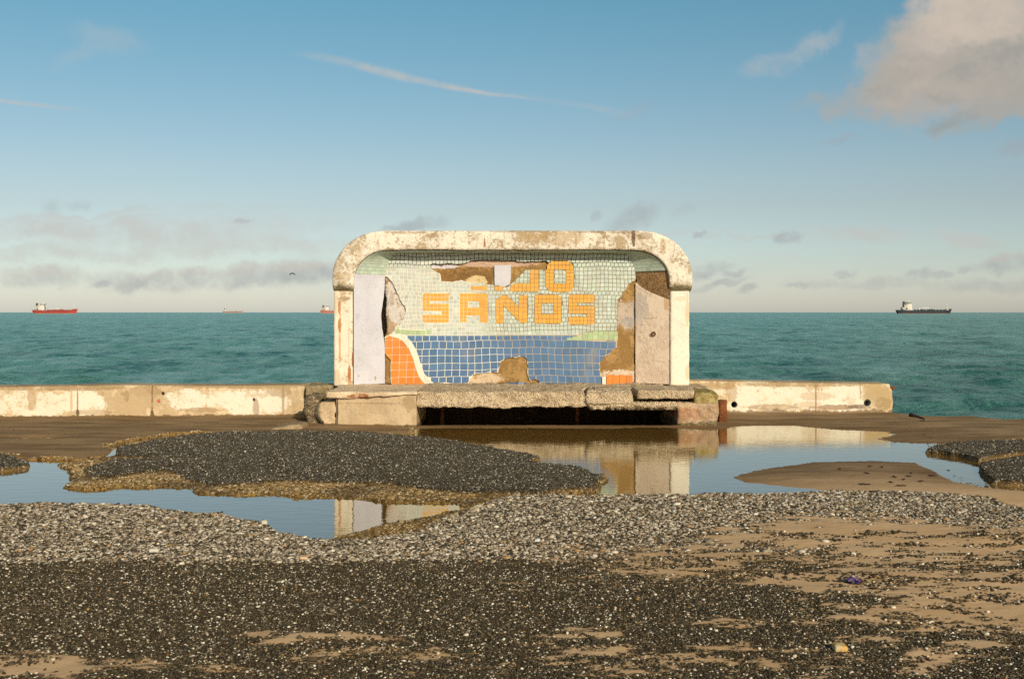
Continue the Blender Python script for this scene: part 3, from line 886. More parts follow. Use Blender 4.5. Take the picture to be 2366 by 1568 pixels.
# --- niche: splayed sides and cove, lofted between the front arch and the back wall's outline
fx0, fx1 = UX(816.5, 16.1), UX(1547.5, 16.1)
bx0, bx1 = UX(889, YB), UX(1470, YB)
Z1 = 1.90
nv2, na2, nt2 = 60, 40, 90
FR = arch(fx0, fx1, ZB, UZ(578.5, 16.06), 0.54, UZ(578.5, 16.06) - Z1, nv2, na2, nt2, 2.15)
ZTB = UZ(583.5, YB)
BK = arch(bx0, bx1, ZB, ZTB, 0.20, ZTB - Z1, nv2, na2, nt2, 2.1)
NT = len(FR)
def niche(i, w, off=0.0):
    """point of the lofted surface: i = index along the arch, w = 0 front .. 1 back; off lifts it towards the room"""
    i = min(max(i, 0), NT - 1.001)
    a = int(i); f = i - a
    p = FR[a] * (1 - f) + FR[a + 1] * f
    q = BK[a] * (1 - f) + BK[a + 1] * f
    x, z = p * (1 - w) + q * w
    y = 16.07 + (YB - 16.07) * w
    if off:
        t = (FR[a + 1] + BK[a + 1]) - (FR[a] + BK[a])
        l = math.hypot(*t) or 1
        nrm = np.array([t[1] / l, -0.6, -t[0] / l])
        nrm /= np.linalg.norm(nrm)
        x, y, z = x + nrm[0] * off, y + nrm[1] * off, z + nrm[2] * off
    return (x, y, z)
IA0, IA1 = nv2, nv2 + na2               # left arc
IB0, IB1 = nv2 + na2 + nt2, nv2 + 2 * na2 + nt2   # right arc
def strip(i0, i1, step, nw, wmax=lambda i: 1.0, wmin=lambda i: 0.0, off=lambda i, w: 0.0):
    I = np.arange(i0, i1 + 1e-6, step)
    V = []
    for i in I:
        a, b = wmin(i), wmax(i)
        for k in range(nw + 1):
            w = a + (b - a) * k / nw
            V.append(niche(i, w, off(i, w)))
    F = []
    for r in range(len(I) - 1):
        for k in range(nw):
            F.append((r * (nw + 1) + k, (r + 1) * (nw + 1) + k, (r + 1) * (nw + 1) + k + 1, r * (nw + 1) + k + 1))
    return np.array(V), np.array(F)
def zi(z): return (z - ZB) / (Z1 - ZB) * nv2          # arch index of a height on the left side
def zir(z): return IB1 + (Z1 - z) / (Z1 - ZB) * nv2   # same on the right side
def rn(v, s): return float(fbm(np.array([[v, s * 7.7, 0.3]]), 3, 91)[0])

m_lav = concrete("lavender_plaster", (0.60, 0.60, 0.66), (0.52, 0.50, 0.50), cover=0.80, stain=0.12, speck=0.18, streak=0.05, scale=1.0, bump=0.003,
                 spots=[(LX(826), LZ(732), .03, .05, (.42, .38, .4), .4), (LX(828), LZ(868), .015, .02, (.4, .3, .22), .7), (LX(864), LZ(875), .012, .03, (.35, .22, .12), .8), (LX(890), LZ(874), .04, .025, (.3, .15, .06), .8)])
m_pink = concrete("side_cement", (0.88, 0.72, 0.56), (0.78, 0.61, 0.46), cover=0.6, stain=0.35, speck=0.35, streak=0.12, scale=1.4,
                  spots=[(LX(1482), LZ(710), .12, .22, (.50, .46, .42), .6), (LX(1540), LZ(700), .05, .12, (.62, .34, .14), .6), (LX(1505), LZ(735), .10, .006, (.3, .2, .12), .6), (LX(1498), LZ(800), .004, .12, (.3, .2, .12), .6), (LX(1525), LZ(835), .09, .005, (.3, .2, .12), .6), (LX(1490), LZ(750), .06, .004, (.3, .2, .12), .5)])
m_red = concrete("exposed_brown_concrete", (0.38, 0.20, 0.075), (0.26, 0.13, 0.04), cover=0.5, stain=0.6, speck=0.8, streak=0.0, scale=2.2, bump=0.015, aggregate=0.45)
def w_left(i):      # the broken back edge of the left plaster
    z = ZB + (Z1 - ZB) * i / nv2
    g = math.exp(-((z - 1.40) / 0.28) ** 2)
    return 0.985 - 0.12 * g - 0.02 * rn(z * 9, 1) * (0.4 + g)
V, F = strip(0, IA0 + 6, 0.5, 14, w_left, off=lambda i, w: 0.012)
build("plaster_panel", V, F, m_lav, shelter)
V, F = strip(zir(1.895), NT - 1.01, 0.5, 14, wmin=lambda i: max(0.0, 0.95 - ((i - zir(1.895)) / 10.5) ** 1.5), off=lambda i, w: 0.012 + 0.003 * rn(i * .3 + w * 4, 4))
build("side_panel", V, F, m_pink, shelter)
V, F = strip(IB1 - 9, zir(1.42), 0.5, 14, off=lambda i, w: -0.006 + 0.012 * rn(i * .5 + w * 9, 6))
build("exposed_concrete", V, F, m_red, shelter)

# --- the tiled back wall: substrate, mortar bed with holes where tiles fell, tiles, letters
def bw(x, y): return up(x, y, YB)
def ragged(pts, amp=0.012, step=0.02, seed=0):
    out = []
    for k in range(len(pts)):
        a, b = np.array(pts[k]), np.array(pts[(k + 1) % len(pts)])
        n = max(1, int(np.linalg.norm(b - a) / step))
        for j in range(n):
            out.append(a + (b - a) * j / n)
    out = np.array(out)
    out = out + np.column_stack([fbm(out * 14, 3, 200 + seed), fbm(out * 14 + 9, 3, 230 + seed)]) * amp
    return [tuple(p) for p in out]
HOLE_L = [bw(*p) for p in [(880, 648), (873, 641), (884, 636), (895, 640), (905, 652), (914, 668), (922, 688), (931, 700), (937, 706), (935, 728), (927, 742), (925, 752), (913, 753), (912, 764), (893, 775), (887, 780), (880, 800), (880, 700)]]
HOLE_T = [bw(*p) for p in [(995, 611), (1069, 610), (1090, 602), (1126, 599), (1165, 602), (1230, 606), (1262, 604), (1280, 622), (1216, 623), (1200, 638), (1180, 657), (1168, 661), (1140, 658), (1112, 655), (1066, 648), (1040, 651), (1020, 649), (1016, 632), (996, 622)]]
HOLE_B = [bw(*p) for p in [(1078, 889), (1093, 864), (1118, 860), (1152, 858), (1155, 838), (1168, 828), (1214, 824), (1220, 845), (1218, 866), (1224, 880), (1236, 876), (1247, 880), (1246, 889)]]
HOLE_R = [bw(*p) for p in [(1476, 640), (1470, 645), (1451, 661), (1438, 676), (1438, 685), (1429, 690), (1427, 720), (1426, 750), (1427, 800), (1411, 812), (1405, 820), (1388, 828), (1387, 856), (1391, 866), (1390, 892), (1480, 892), (1480, 700)]]
HOLE_O = [bw(*p) for p in [(884, 806), (889, 816), (902, 832), (903, 889.5), (884, 889.5)]]
HOLES = [ragged(h, 0.022 if k < 4 else 0.006, 0.022, k) for k, h in enumerate((HOLE_L, HOLE_T, HOLE_B, HOLE_R, HOLE_O))]
OUTLINE = [tuple(p) for p in BK[::2]]
CRACK = [bw(*p) for p in [(889, 668), (893, 690), (891, 720), (893, 750), (893, 772), (886, 778), (880, 760), (878, 730), (880, 690)]]

def cdt_sheet(outline, holes, extra=()):
    pts, edges = [], []
    for pl in [outline] + list(holes):
        o = len(pts)
        pts += [Vector(p) for p in pl]
        edges += [(o + i, o + (i + 1) % len(pl)) for i in range(len(pl))]
    pts += [Vector(p) for p in extra]
    v, e, f, *_ = delaunay_2d_cdt(pts, edges, [], 0, 1e-5)
    V = np.array([tuple(q) for q in v])
    T = np.array([t for t in f if len(t) == 3])
    c = V[T].mean(1)
    k = inside(c, outline)
    for h in holes:
        k &= ~inside(c, h)
    return V, T[k]

def solid_sheet(V2, T, yf, thick):
    """front faces at yf, rim walls going back by thick"""
    n = len(V2)
    a = V2[T]
    area = (a[:, 1, 0] - a[:, 0, 0]) * (a[:, 2, 1] - a[:, 0, 1]) - (a[:, 2, 0] - a[:, 0, 0]) * (a[:, 1, 1] - a[:, 0, 1])
    T = np.where(area[:, None] > 0, T, T[:, ::-1])
    y = np.full(n, yf) if np.isscalar(yf) else yf
    V = np.vstack([np.column_stack([V2[:, 0], y, V2[:, 1]]), np.column_stack([V2[:, 0], y + thick, V2[:, 1]])])
    cnt = {}
    for t in T:
        for q in range(3):
            e = (int(t[q]), int(t[(q + 1) % 3]))
            cnt[e] = 1
    F = [tuple(int(q) for q in t) for t in T]
    for (p, q) in cnt:
        if (q, p) not in cnt:
            F.append((q, p, p + n, q + n))
    return V, F

gx, gz2 = np.meshgrid(np.arange(-1.95, 1.95, 0.045), np.arange(ZB, 2.4, 0.045))
ex = np.column_stack([gx.ravel(), gz2.ravel()]) + RNG.uniform(-.01, .01, (gx.size, 2))
ex = ex[inside(ex, OUTLINE) & ~inside(ex, CRACK)]
V2, T = cdt_sheet(OUTLINE, [ragged(CRACK, 0.01, 0.02, 8)], [tuple(p) for p in ex])
ysub = YB + 0.035 + fbm(V2 * 9, 4, 110) * 0.022 - 0.012 * np.exp(-((V2[:, 0] - bw(1190, 855)[0]) / .2) ** 2 - ((V2[:, 1] - bw(1190, 855)[1]) / .16) ** 2) * 3
V, F = solid_sheet(V2, T, ysub, 0.10)
def PX(x): return bw(x, 700)[0]
def PZ(y): return bw(700, y)[1] - ZB
m_sub = concrete("bare_render", (0.42, 0.26, 0.10), (0.30, 0.175, 0.06), cover=0.5, stain=0.4, speck=0.5, streak=0.0, scale=1.6, bump=0.012,
                 spots=[(PX(912), PZ(705), .17, .42, (.62, .57, .52), 1.0), (PX(905), PZ(758), .10, .10, (.45, .32, .2), .9), (PX(904), PZ(690), .03, .12, (.42, .34, .27), .6), (PX(1455), PZ(728), .20, .22, (.52, .44, .36), .85), (PX(1455), PZ(742), .12, .07, (.36, .36, .36), .6), (PX(1440), PZ(868), .30, .09, (.74, .62, .48), .9),
                        (PX(1050), PZ(636), .22, .16, (.24, .13, .045), .9), (PX(1100), PZ(636), .4, .14, (.20, .11, .04), .8), (PX(1130), PZ(609), .75, .05, (.56, .40, .30), .9), (PX(1020), PZ(616), .28, .03, (.66, .65, .70), .95), (PX(1100), PZ(648), .16, .07, (.70, .55, .30), .9),
                        (PX(1110), PZ(875), .34, .10, (.66, .52, .36), .9)])
build("bare_render", V, F, m_sub, shelter)

V2, T = cdt_sheet(OUTLINE, HOLES)
V, F = solid_sheet(V2, T, YB, 0.03)
def grout_material():
    m, nt = new_mat("grout")
    co = N(nt, 'TexCoord', out=3)
    x, y, z = sepxyz(nt, co)
    n1 = noise(nt, co, 1.5, 4, 0.6)
    n2 = noise(nt, co, 30, 3, 0.6)
    a = math_(nt, 'ADD', x, math_(nt, 'MULTIPLY', math_(nt, 'SUBTRACT', n1, 0.5), 1.4))
    a = math_(nt, 'ADD', a, math_(nt, 'MULTIPLY', smooth(nt, z, 0.2, 0.9), 0.45))
    f = smooth(nt, a, -0.35, 0.35)
    c = mix(nt, f, (0.82, 0.77, 0.64), mix(nt, n2, mix(nt, smooth(nt, z, 0.70, 0.76), (0.46, 0.36, 0.24), (0.16, 0.115, 0.06)), mix(nt, smooth(nt, z, 0.70, 0.76), (0.62, 0.52, 0.38), (0.40, 0.31, 0.19))))
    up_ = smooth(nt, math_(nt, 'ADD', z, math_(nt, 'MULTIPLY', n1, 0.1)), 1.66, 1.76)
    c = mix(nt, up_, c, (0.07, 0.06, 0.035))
    finish(nt, c, 0.9, n2, 0.003, 1.0, 0.1)
    return m
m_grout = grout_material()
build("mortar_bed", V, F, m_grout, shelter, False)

# white repair plaster strips that show in the upper gap
m_white = concrete("repair_plaster", (0.62, 0.61, 0.66), (0.55, 0.52, 0.52), cover=0.75, stain=0.15, speck=0.3, streak=0.05)
q = [bw(*p) for p in [(1142, 613), (1180, 612), (1180, 640), (1178, 656), (1164, 662), (1143, 658)]]
V2, T = cdt_sheet(ragged(q, .008, .02, 31), [])
V, F = solid_sheet(V2, T, YB + 0.008, 0.04)
build("repair_plaster", V, F, m_white, shelter, False)

# --- tiles
def clip_convex(sub, clip):
    out = sub
    for i in range(len(clip)):
        a, b = clip[i], clip[(i + 1) % len(clip)]
        inp, out = out, []
        def side(p): return (b[0] - a[0]) * (p[1] - a[1]) - (b[1] - a[1]) * (p[0] - a[0])
        for k in range(len(inp)):
            p, q = inp[k], inp[(k + 1) % len(inp)]
            sp, sq = side(p), side(q)
            if sp >= 0: out.append(p)
            if (sp >= 0) != (sq >= 0):
                t = sp / (sp - sq)
                out.append((p[0] + (q[0] - p[0]) * t, p[1] + (q[1] - p[1]) * t))
        if len(out) < 3: return []
    return out

def ccw(p):
    a = sum(p[i][0] * p[(i + 1) % len(p)][1] - p[(i + 1) % len(p)][0] * p[i][1] for i in range(len(p)))
    return p if a > 0 else p[::-1]

class Tiles:
    def __init__(self): self.V, self.F, self.C = [], [], []
    def add(self, poly2, col, place, lift=0.004, gap=0.0040, tilt=0.0012):
        c = np.mean(poly2, 0)
        P = []
        for p in poly2:
            d = np.array(p) - c
            l = np.linalg.norm(d)
            if l < gap * 2: return
            P.append(c + d * (1 - gap * 1.3 / l))
        n = len(P)
        o = len(self.V)
        tx, tz = random.gauss(0, tilt), random.gauss(0, tilt)
        for p in P:
            h = lift + ((p - c)[0] * tx + (p - c)[1] * tz) * 12
            self.V.append(place(p[0], p[1], h))
        for p in P:
            self.V.append(place(p[0], p[1], -0.001))
        self.F.append(tuple(range(o, o + n)))
        for k in range(n):
            self.F.append((o + (k + 1) % n, o + k, o + n + k, o + n + (k + 1) % n))
        self.C += [col] * (2 * n)
    def build(self, name, mat, parent):
        if not self.V: return None
        return build(name, self.V, self.F, mat, parent, False, np.array(self.C))

def tile_material():
    m, nt = new_mat("glazed_tile")
    a = nt.nodes.new('ShaderNodeAttribute')
    a.attribute_name = 'tone'
    co = N(nt, 'TexCoord', out=3)
    n1 = noise(nt, co, 40, 4, 0.6)
    n2 = noise(nt, co, 3, 4, 0.6)
    n3 = noise(nt, co, 110, 3, 0.6)
    c = mix(nt, math_(nt, 'MULTIPLY', smooth(nt, n2, 0.5, 0.75), 0.30), a.outputs['Color'], (0.42, 0.36, 0.26))
    c = mix(nt, math_(nt, 'MULTIPLY', smooth(nt, n3, 0.66, 0.72), 0.5), c, (0.7, 0.64, 0.52))
    finish(nt, c, mix(nt, n1, (.25, .25, .25), (.6, .6, .6)), n1, 0.001, 0.5, 0.35)
    return m
m_tile = tile_material()

def vary(col, s=0.09):
    k = math.exp(random.gauss(0, s))
    return tuple(min(0.95, max(0, c * k * math.exp(random.gauss(0, s * 0.3)))) for c in col)

AQUA, BLUE, YELL, ORAN, GREEN, TWHITE = (0.50, 0.57, 0.50), (0.085, 0.170, 0.31), (0.74, 0.37, 0.055), (0.74, 0.235, 0.035), (0.40, 0.50, 0.27), (0.76, 0.70, 0.58)
def place_bw(x, z, h): return (x, YB - h, z)
def warpx(x, z): return 0.016 * math.sin(2.3 * z + 1.1 * x) + 0.010 * math.sin(5.1 * x + 3.7 * z) + 0.006 * math.sin(13 * z + 2 * x)
def warpz(x, z): return 0.014 * math.sin(1.7 * x + 0.6) + 0.010 * math.sin(3.3 * x + 4 * z) + 0.006 * math.sin(11 * x + 3 * z)

HILL_L = [bw(*p) for p in [(913, 768), (916, 755), (924, 762), (990, 762), (1000, 771), (990, 773), (913, 772)]]
HILL_R = [bw(*p) for p in [(1310, 785), (1330, 777), (1348, 768), (1428, 764), (1428, 786)]]
WHITEB = [bw(*p) for p in [(896, 774), (925, 770), (944, 783), (957, 800), (966, 820), (973, 845), (980, 865), (1003, 889), (984, 889), (970, 873), (962, 855), (956, 832), (945, 805), (930, 787), (915, 777)]]
ORANGE = [bw(*p) for p in [(888, 782), (898, 775), (915, 777), (930, 787), (945, 805), (956, 832), (962, 855), (970, 873), (986, 889), (904, 889), (903, 832), (888, 815)]]
ORANGE2 = [bw(*p) for p in [(1401, 866), (1418, 864), (1430, 868), (1460, 866), (1462, 889), (1400, 889)]]
zsea = bw(0, 774)[1]

# letters: convex pieces in (x, y) of the photo
def R4(x0, y0, x1, y1): return [(x0, y0), (x1, y0), (x1, y1), (x0, y1)]
def c1(x, y): return (738.2 + .25354 * x, 511.05 + .25354 * y)
def c2(x, y): return (1154.6 + .25354 * x, 511.05 + .25354 * y)
LET = []
def letter(conv, pieces): LET.append([[conv(*p) for p in pc] for pc in pieces])
letter(c1, [[(955, 655), (1180, 655), (1180, 728), (938, 728), (938, 668)], R4(938, 728, 1008, 750), R4(938, 750, 1180, 818), R4(1112, 818, 1180, 850), [(938, 850), (1180, 850), (1180, 912), (1166, 925), (960, 925), (938, 908)]])
letter(c1, [[(1290, 655), (1510, 655), (1535, 675), (1535, 730), (1278, 730), (1278, 662)], R4(1278, 730, 1355, 786), R4(1460, 730, 1535, 786), R4(1278, 786, 1535, 858), R4(1278, 858, 1342, 918), R4(1460, 858, 1535, 922)])
letter(c1, [[(1608, 720), (1660, 676), (1675, 690), (1675, 930), (1608, 930)], [(1660, 676), (1705, 672), (1893, 860), (1893, 930), (1830, 925), (1676, 770)], R4(1817, 672, 1893, 862)])
letter(c2, [R4(318, 670, 560, 746), R4(318, 746, 378, 846), R4(492, 746, 560, 846), R4(318, 846, 560, 930)])
letter(c2, [R4(627, 668, 865, 742), R4(627, 742, 710, 770), R4(627, 770, 865, 842), R4(795, 842, 865, 870), R4(627, 870, 865, 940)])
letter(c1, [R4(1378, 588, 1525, 628)])
letter(c1, [R4(1595, 590, 1670, 632)])
letter(c2, [[(130, 565), (355, 565), (355, 640), (95, 640), (95, 600)], R4(278, 440, 355, 565)])
letter(c2, [[(470, 362), (630, 362), (672, 405), (672, 440), (430, 440), (430, 400)], R4(415, 440, 492, 568), R4(605, 440, 675, 568), [(415, 568), (675, 568), (670, 605), (640, 645), (465, 642), (420, 600)]])
LET3 = [[ccw([bw(*p) for p in pc]) for pc in L] for L in LET]

allhit = []
for L in LET3:
    for pc in L: allhit.append(pc)
def hull2(pts):
    pts = sorted(set(map(tuple, pts)))
    if len(pts) < 3: return pts
    def half(P):
        h = []
        for p in P:
            while len(h) > 1 and (h[-1][0] - h[-2][0]) * (p[1] - h[-2][1]) - (h[-1][1] - h[-2][1]) * (p[0] - h[-2][0]) <= 0: h.pop()
            h.append(p)
        return h
    a, b = half(pts), half(pts[::-1])
    return a[:-1] + b[:-1]
UU = np.array([(a / 6, b / 6) for a in range(7) for b in range(7)])
def trim(q, bad):
    """what is left of a cell after the outlines in bad are broken out of it"""
    q = np.array(q)
    S = (q[0] * (1 - UU[:, :1]) + q[1] * UU[:, :1]) * (1 - UU[:, 1:]) + (q[3] * (1 - UU[:, :1]) + q[2] * UU[:, :1]) * UU[:, 1:]
    k = inside(S, OUTLINE)
    for h in bad: k &= ~inside(S, h)
    if k.all(): return [tuple(p) for p in q]
    if k.sum() < 12: return None
    return hull2(S[k])
tl = Tiles()
# pale green tiles
cs = 0.0575
cells, cent = [], []
for j in range(34):
    for i in range(-36, 37):
        x0, z0 = i * cs + (0.5 * cs if (j % 7 == 3) else 0), zsea + j * cs
        q = []
        for (a, b) in ((0, 0), (1, 0), (1, 1), (0, 1)):
            x, z = x0 + a * cs, z0 + b * cs
            wz = warpz(x, z) if j + b > 0 else 0
            q.append((x + warpx(x, z) + 0.004 * math.sin(91 * x + 57 * z), z + wz))
        cells.append(q)
        cent.append(np.mean(q, 0))
cent = np.array(cent)
ok = inside(cent, OUTLINE)
for h in HOLES: ok &= ~inside(cent, h)
for h in (HILL_L, HILL_R): ok &= ~inside(cent, h)
near_letter = np.zeros(len(cent), bool)
for pc in allhit: near_letter |= inside(cent, pc)
rn_ = RNG.random(len(cent))
ok = np.ones(len(cent), bool)
for q, o_, nl, r_ in zip(cells, ok, near_letter, rn_):
    q = trim(q, HOLES + [HILL_L, HILL_R] + allhit)
    if not q: continue
    c = np.mean(q, 0)
    left = 1 / (1 + math.exp((c[0] + 0.5) * 4))
    col = tuple(a * (1 - left) + b * left for a, b in zip(AQUA, (0.53, 0.56, 0.51)))
    tl.add(q, vary(col, 0.07), place_bw)
# blue tiles of the sea
bs = 0.107
cells, cent = [], []
zrow = [zsea - 0.004, zsea - 0.078]
while zrow[-1] > ZB: zrow.append(zrow[-1] - bs * random.uniform(0.86, 1.06))
zrow[-1] = ZB + 0.002
for j in range(len(zrow) - 1):
    sh = random.uniform(-.02, .02)
    for i in range(-20, 20):
        q = []
        for (a, b) in ((0, 1), (1, 1), (1, 0), (0, 0)):
            x, z = (i + a) * bs + sh, zrow[j + b]
            q.append((x + 0.014 * math.sin(3 * z + 1.7 * x) + 0.006 * math.sin(17 * x), z + (0.012 * math.sin(2.2 * x + 1) + 0.005 * math.sin(9 * x + 5 * z) if 0 < j + b < len(zrow) - 1 else 0)))
        cells.append(q)
        cent.append(np.mean(q, 0))
cent = np.array(cent)
ok = inside(cent, OUTLINE)
for h in HOLES: ok &= ~inside(cent, h)
for h in (HILL_R, ORANGE, WHITEB): ok &= ~inside(cent, h)
ok &= cent[:, 0] > bw(925, 800)[0]
for q, c_ in zip(cells, cent):
    if c_[0] < bw(925, 800)[0]: continue
    q = trim(q, HOLES + [HILL_R, ORANGE, WHITEB])
    if q: tl.add(q, vary((0.075, 0.25, 0.34) if random.random() < .012 else BLUE, 0.07), place_bw, gap=0.0046 if c_[0] < 0.05 else 0.0040)
for x0, x1, y0 in ((1196, 1212, 883), (1170, 1194, 883), (1214, 1222, 884)):
    tl.add([bw(x0, 888), bw(x1, 888), bw(x1, y0), bw(x0, y0)], vary(BLUE, .2), place_bw)
def fill(tiles, region, col, size, lift, place=place_bw, gap=0.0024, sv=0.06, ox=0.0, oz=0.0):
    region = ccw([tuple(p) for p in region])
    xs_ = [p[0] for p in region]; zs_ = [p[1] for p in region]
    nxr = max(1, round((max(xs_) - min(xs_)) / size)); nzr = max(1, round((max(zs_) - min(zs_)) / size))
    sx, sz = (max(xs_) - min(xs_)) / nxr, (max(zs_) - min(zs_)) / nzr
    for i in range(nxr):
        for j in range(nzr):
            cell = [(min(xs_) + (i + a) * sx, min(zs_) + (j + b) * sz) for a, b in ((0, 0), (1, 0), (1, 1), (0, 1))]
            q = clip_convex(cell, region)
            if len(q) >= 3: tiles.add(q, vary(col, sv), place, lift, gap)
def fill_free(tiles, region, col, size, lift, gap=0.003, sv=0.06):
    """cells of a grid whose middle lies in any outline"""
    P = np.array(region)
    for i in range(int((P[:, 0].max() - P[:, 0].min()) / size) + 1):
        for j in range(int((P[:, 1].max() - P[:, 1].min()) / size) + 1):
            x, z = P[:, 0].min() + i * size, P[:, 1].min() + j * size
            cell = [(x, z), (x + size, z), (x + size, z + size), (x, z + size)]
            cell = [(a + 0.008 * math.sin(7 * b + 3 * a), b + 0.008 * math.sin(6 * a)) for a, b in cell]
            sub = [(x + size * (a + .5) / 4, z + size * (b + .5) / 4) for a in range(4) for b in range(4)]
            k = inside(np.array(sub), region)
            if k.all(): tiles.add(cell, vary(col, sv), place_bw, lift, gap)
            elif k.any():
                s = np.array(sub)[k]
                if len(s) >= 3:
                    lo, hi = s.min(0) - size / 8, s.max(0) + size / 8
                    tiles.add([(lo[0], lo[1]), (hi[0], lo[1]), (hi[0], hi[1]), (lo[0], hi[1])], vary(col, sv), place_bw, lift, gap * .6)
fill_free(tl, HILL_L, GREEN, 0.075, 0.004)
fill_free(tl, HILL_R, GREEN, 0.075, 0.006)
# outlines cut as whole pieces: white band, orange rock
def cut_pieces(tiles, region, col, size, lift, gap, plate):
    V2, T = cdt_sheet([tuple(p) for p in region], [])
    for t in T:
        fill(tiles, [tuple(V2[i]) for i in t], col, size, lift, gap=gap)
build("mosaic_tiles", tl.V, tl.F, m_tile, shelter, False, np.array(tl.C))
mosaic = bpy.data.objects["mosaic_tiles"]

def plate(region, name, mat, lift, parent):
    V2, T = cdt_sheet([tuple(p) for p in region], [])
    V, F = solid_sheet(V2, T, YB - lift, lift)
    return V, F
m_orange = plain("orange_tile_base", ORAN, 0.45, 0.05, 20)
def region_tiles(name, region, col, size, mat_bed, gapw=0.0034, parent=shelter):
    """tiles of one colour cut to an outline: bed plate plus tiles whose corners are pulled inside"""
    t = Tiles()
    P = np.array(region)
    x0, z0 = P.min(0); x1, z1 = P.max(0)
    nx, nz = int((x1 - x0) / size) + 1, int((z1 - z0) / size) + 1
    for i in range(nx):
        for j in range(nz):
            cell = [(x0 + (i + a) * size, z0 + (j + b) * size) for a, b in ((0, 0), (1, 0), (1, 1), (0, 1))]
            cell = [(a + 0.010 * math.sin(5 * b + 2 * a), b + 0.010 * math.sin(4 * a + b)) for a, b in cell]
            poly_ = clip_convex([tuple(p) for p in ccw([tuple(q) for q in region])], ccw(cell))
            if len(poly_) >= 3:
                # simplify a clipped outline to its distinct corners
                q = [p for k, p in enumerate(poly_) if math.dist(p, poly_[k - 1]) > 1e-4]
                a = abs(sum(q[k][0] * q[(k + 1) % len(q)][1] - q[(k + 1) % len(q)][0] * q[k][1] for k in range(len(q)))) / 2 if len(q) >= 3 else 0
                if a > size * size * 0.03: t.add(q, vary(col, 0.07), place_bw, 0.0065, gapw)
    return t
t1 = region_tiles("orange", ORANGE, ORAN, 0.107, None)
t2 = region_tiles("orange2", ORANGE2, ORAN, 0.12, None)
t1.build("orange_tiles", m_tile, shelter)
pl2 = Tiles()
for k in range(4):
    x0 = 1401 + k * 15.2
    pl2.add([up(x0, 890, YB - 0.01), up(x0 + 15, 890, YB - 0.01), up(x0 + 15, 866 + random.uniform(-2, 2), YB - 0.01), up(x0, 866 + random.uniform(-2, 2), YB - 0.01)], vary(ORAN, .08), lambda x, z, h: (x, YB - 0.01 - h, z), 0.02, 0.002)
pl2.add([up(1391, 890, YB - 0.01), up(1400, 890, YB - 0.01), up(1400, 868, YB - 0.01), up(1391, 870, YB - 0.01)], TWHITE, lambda x, z, h: (x, YB - 0.01 - h, z), 0.02, 0.002)
pl2.build("orange_tiles", m_tile, shelter)
tw = Tiles()
wp = WHITEB
for k in range(7):
    a, b = wp[k], wp[k + 1]
    c, d = wp[14 - k] if k > 0 else wp[0], wp[13 - k]
    q = ccw([a, b, d, c])
    tw.add([q_ for k_, q_ in enumerate(q) if math.dist(q_, q[k_ - 1]) > 1e-4], vary(TWHITE, .04), place_bw, 0.007, 0.001)
tw.build("white_tiles", m_tile, shelter)

for L in LET3:
    t = Tiles()
    for pc in L:
        fill(t, pc, YELL, 0.057, 0.0045, gap=0.0030, sv=0.05)
    t.build("letter", m_tile, mosaic)

# tiles of the cove that follow the arch
tc = Tiles()
cove_len = np.concatenate([[0], np.cumsum(np.linalg.norm(np.diff(FR, axis=0), axis=1))])
def cove_tiles(i0, i1, w0=0.03, w1=1.0, nw=None):
    s0, s1 = np.interp(i0, range(NT), cove_len), np.interp(i1, range(NT), cove_len)
    ns = max(1, int(round((s1 - s0) / 0.058)))
    nw = nw or 8
    for k in range(ns):
        for j in range(nw):
            q = []
            for a, b in ((0, 0), (1, 0), (1, 1), (0, 1)):
                s = s0 + (s1 - s0) * (k + a) / ns
                q.append((np.interp(s, cove_len, range(NT)), w0 + (w1 - w0) * (j + b) / nw))
            c = np.mean(q, 0)
            P = [((p[0] - c[0]) * 0.935 + c[0], (p[1] - c[1]) * 0.935 + c[1]) for p in q]
            o = len(tc.V)
            for p in P: tc.V.append(niche(p[0], p[1], 0.010))
            for p in P: tc.V.append(niche(p[0], p[1], 0.002))
            tc.F.append((o + 3, o + 2, o + 1, o))
            for e in range(4): tc.F.append((o + e, o + (e + 1) % 4, o + 4 + (e + 1) % 4, o + 4 + e))
            tc.C += [vary((0.46, 0.55, 0.45), 0.07)] * 8
cove_tiles(IA0 + 6, IB1 - 9)
tc.build("cove_tiles", m_tile, shelter)
V, F = strip(IA0 + 5, IB1 - 8, 1, 8, off=lambda i, w: 0.004)
m_dgrout = plain("dark_grout", (0.13, 0.105, 0.065), 0.9, 0.2, 20)
build("cove_mortar", V, F, m_dgrout, shelter)
# eye bolt in the right-hand side panel
def torus(c, R, r, nu=16, nv=8, axis='y'):
    V, F = [], []
    for i in range(nu):
        a = 2 * math.pi * i / nu
        for j in range(nv):
            b = 2 * math.pi * j / nv
            x, z, y = (R + r * math.cos(b)) * math.cos(a), (R + r * math.cos(b)) * math.sin(a), r * math.sin(b)
            V.append((c[0] + x, c[1] + y, c[2] + z))
            F.append((i * nv + j, ((i + 1) % nu) * nv + j, ((i + 1) % nu) * nv + (j + 1) % nv, i * nv + (j + 1) % nv))
    return np.array(V), np.array(F)
m_rust = concrete("rust_iron", (0.24, 0.085, 0.03), (0.14, 0.05, 0.02), cover=0.5, stain=0.5, stain_col=(0.06, 0.025, 0.012), speck=0.6, streak=0.2, scale=3, bump=0.006)
V, F = torus((UX(1510, 16.19), 16.185, UZ(771.5, 16.19)), 0.024, 0.012)
build("iron_ring", V, F, m_rust, shelter)

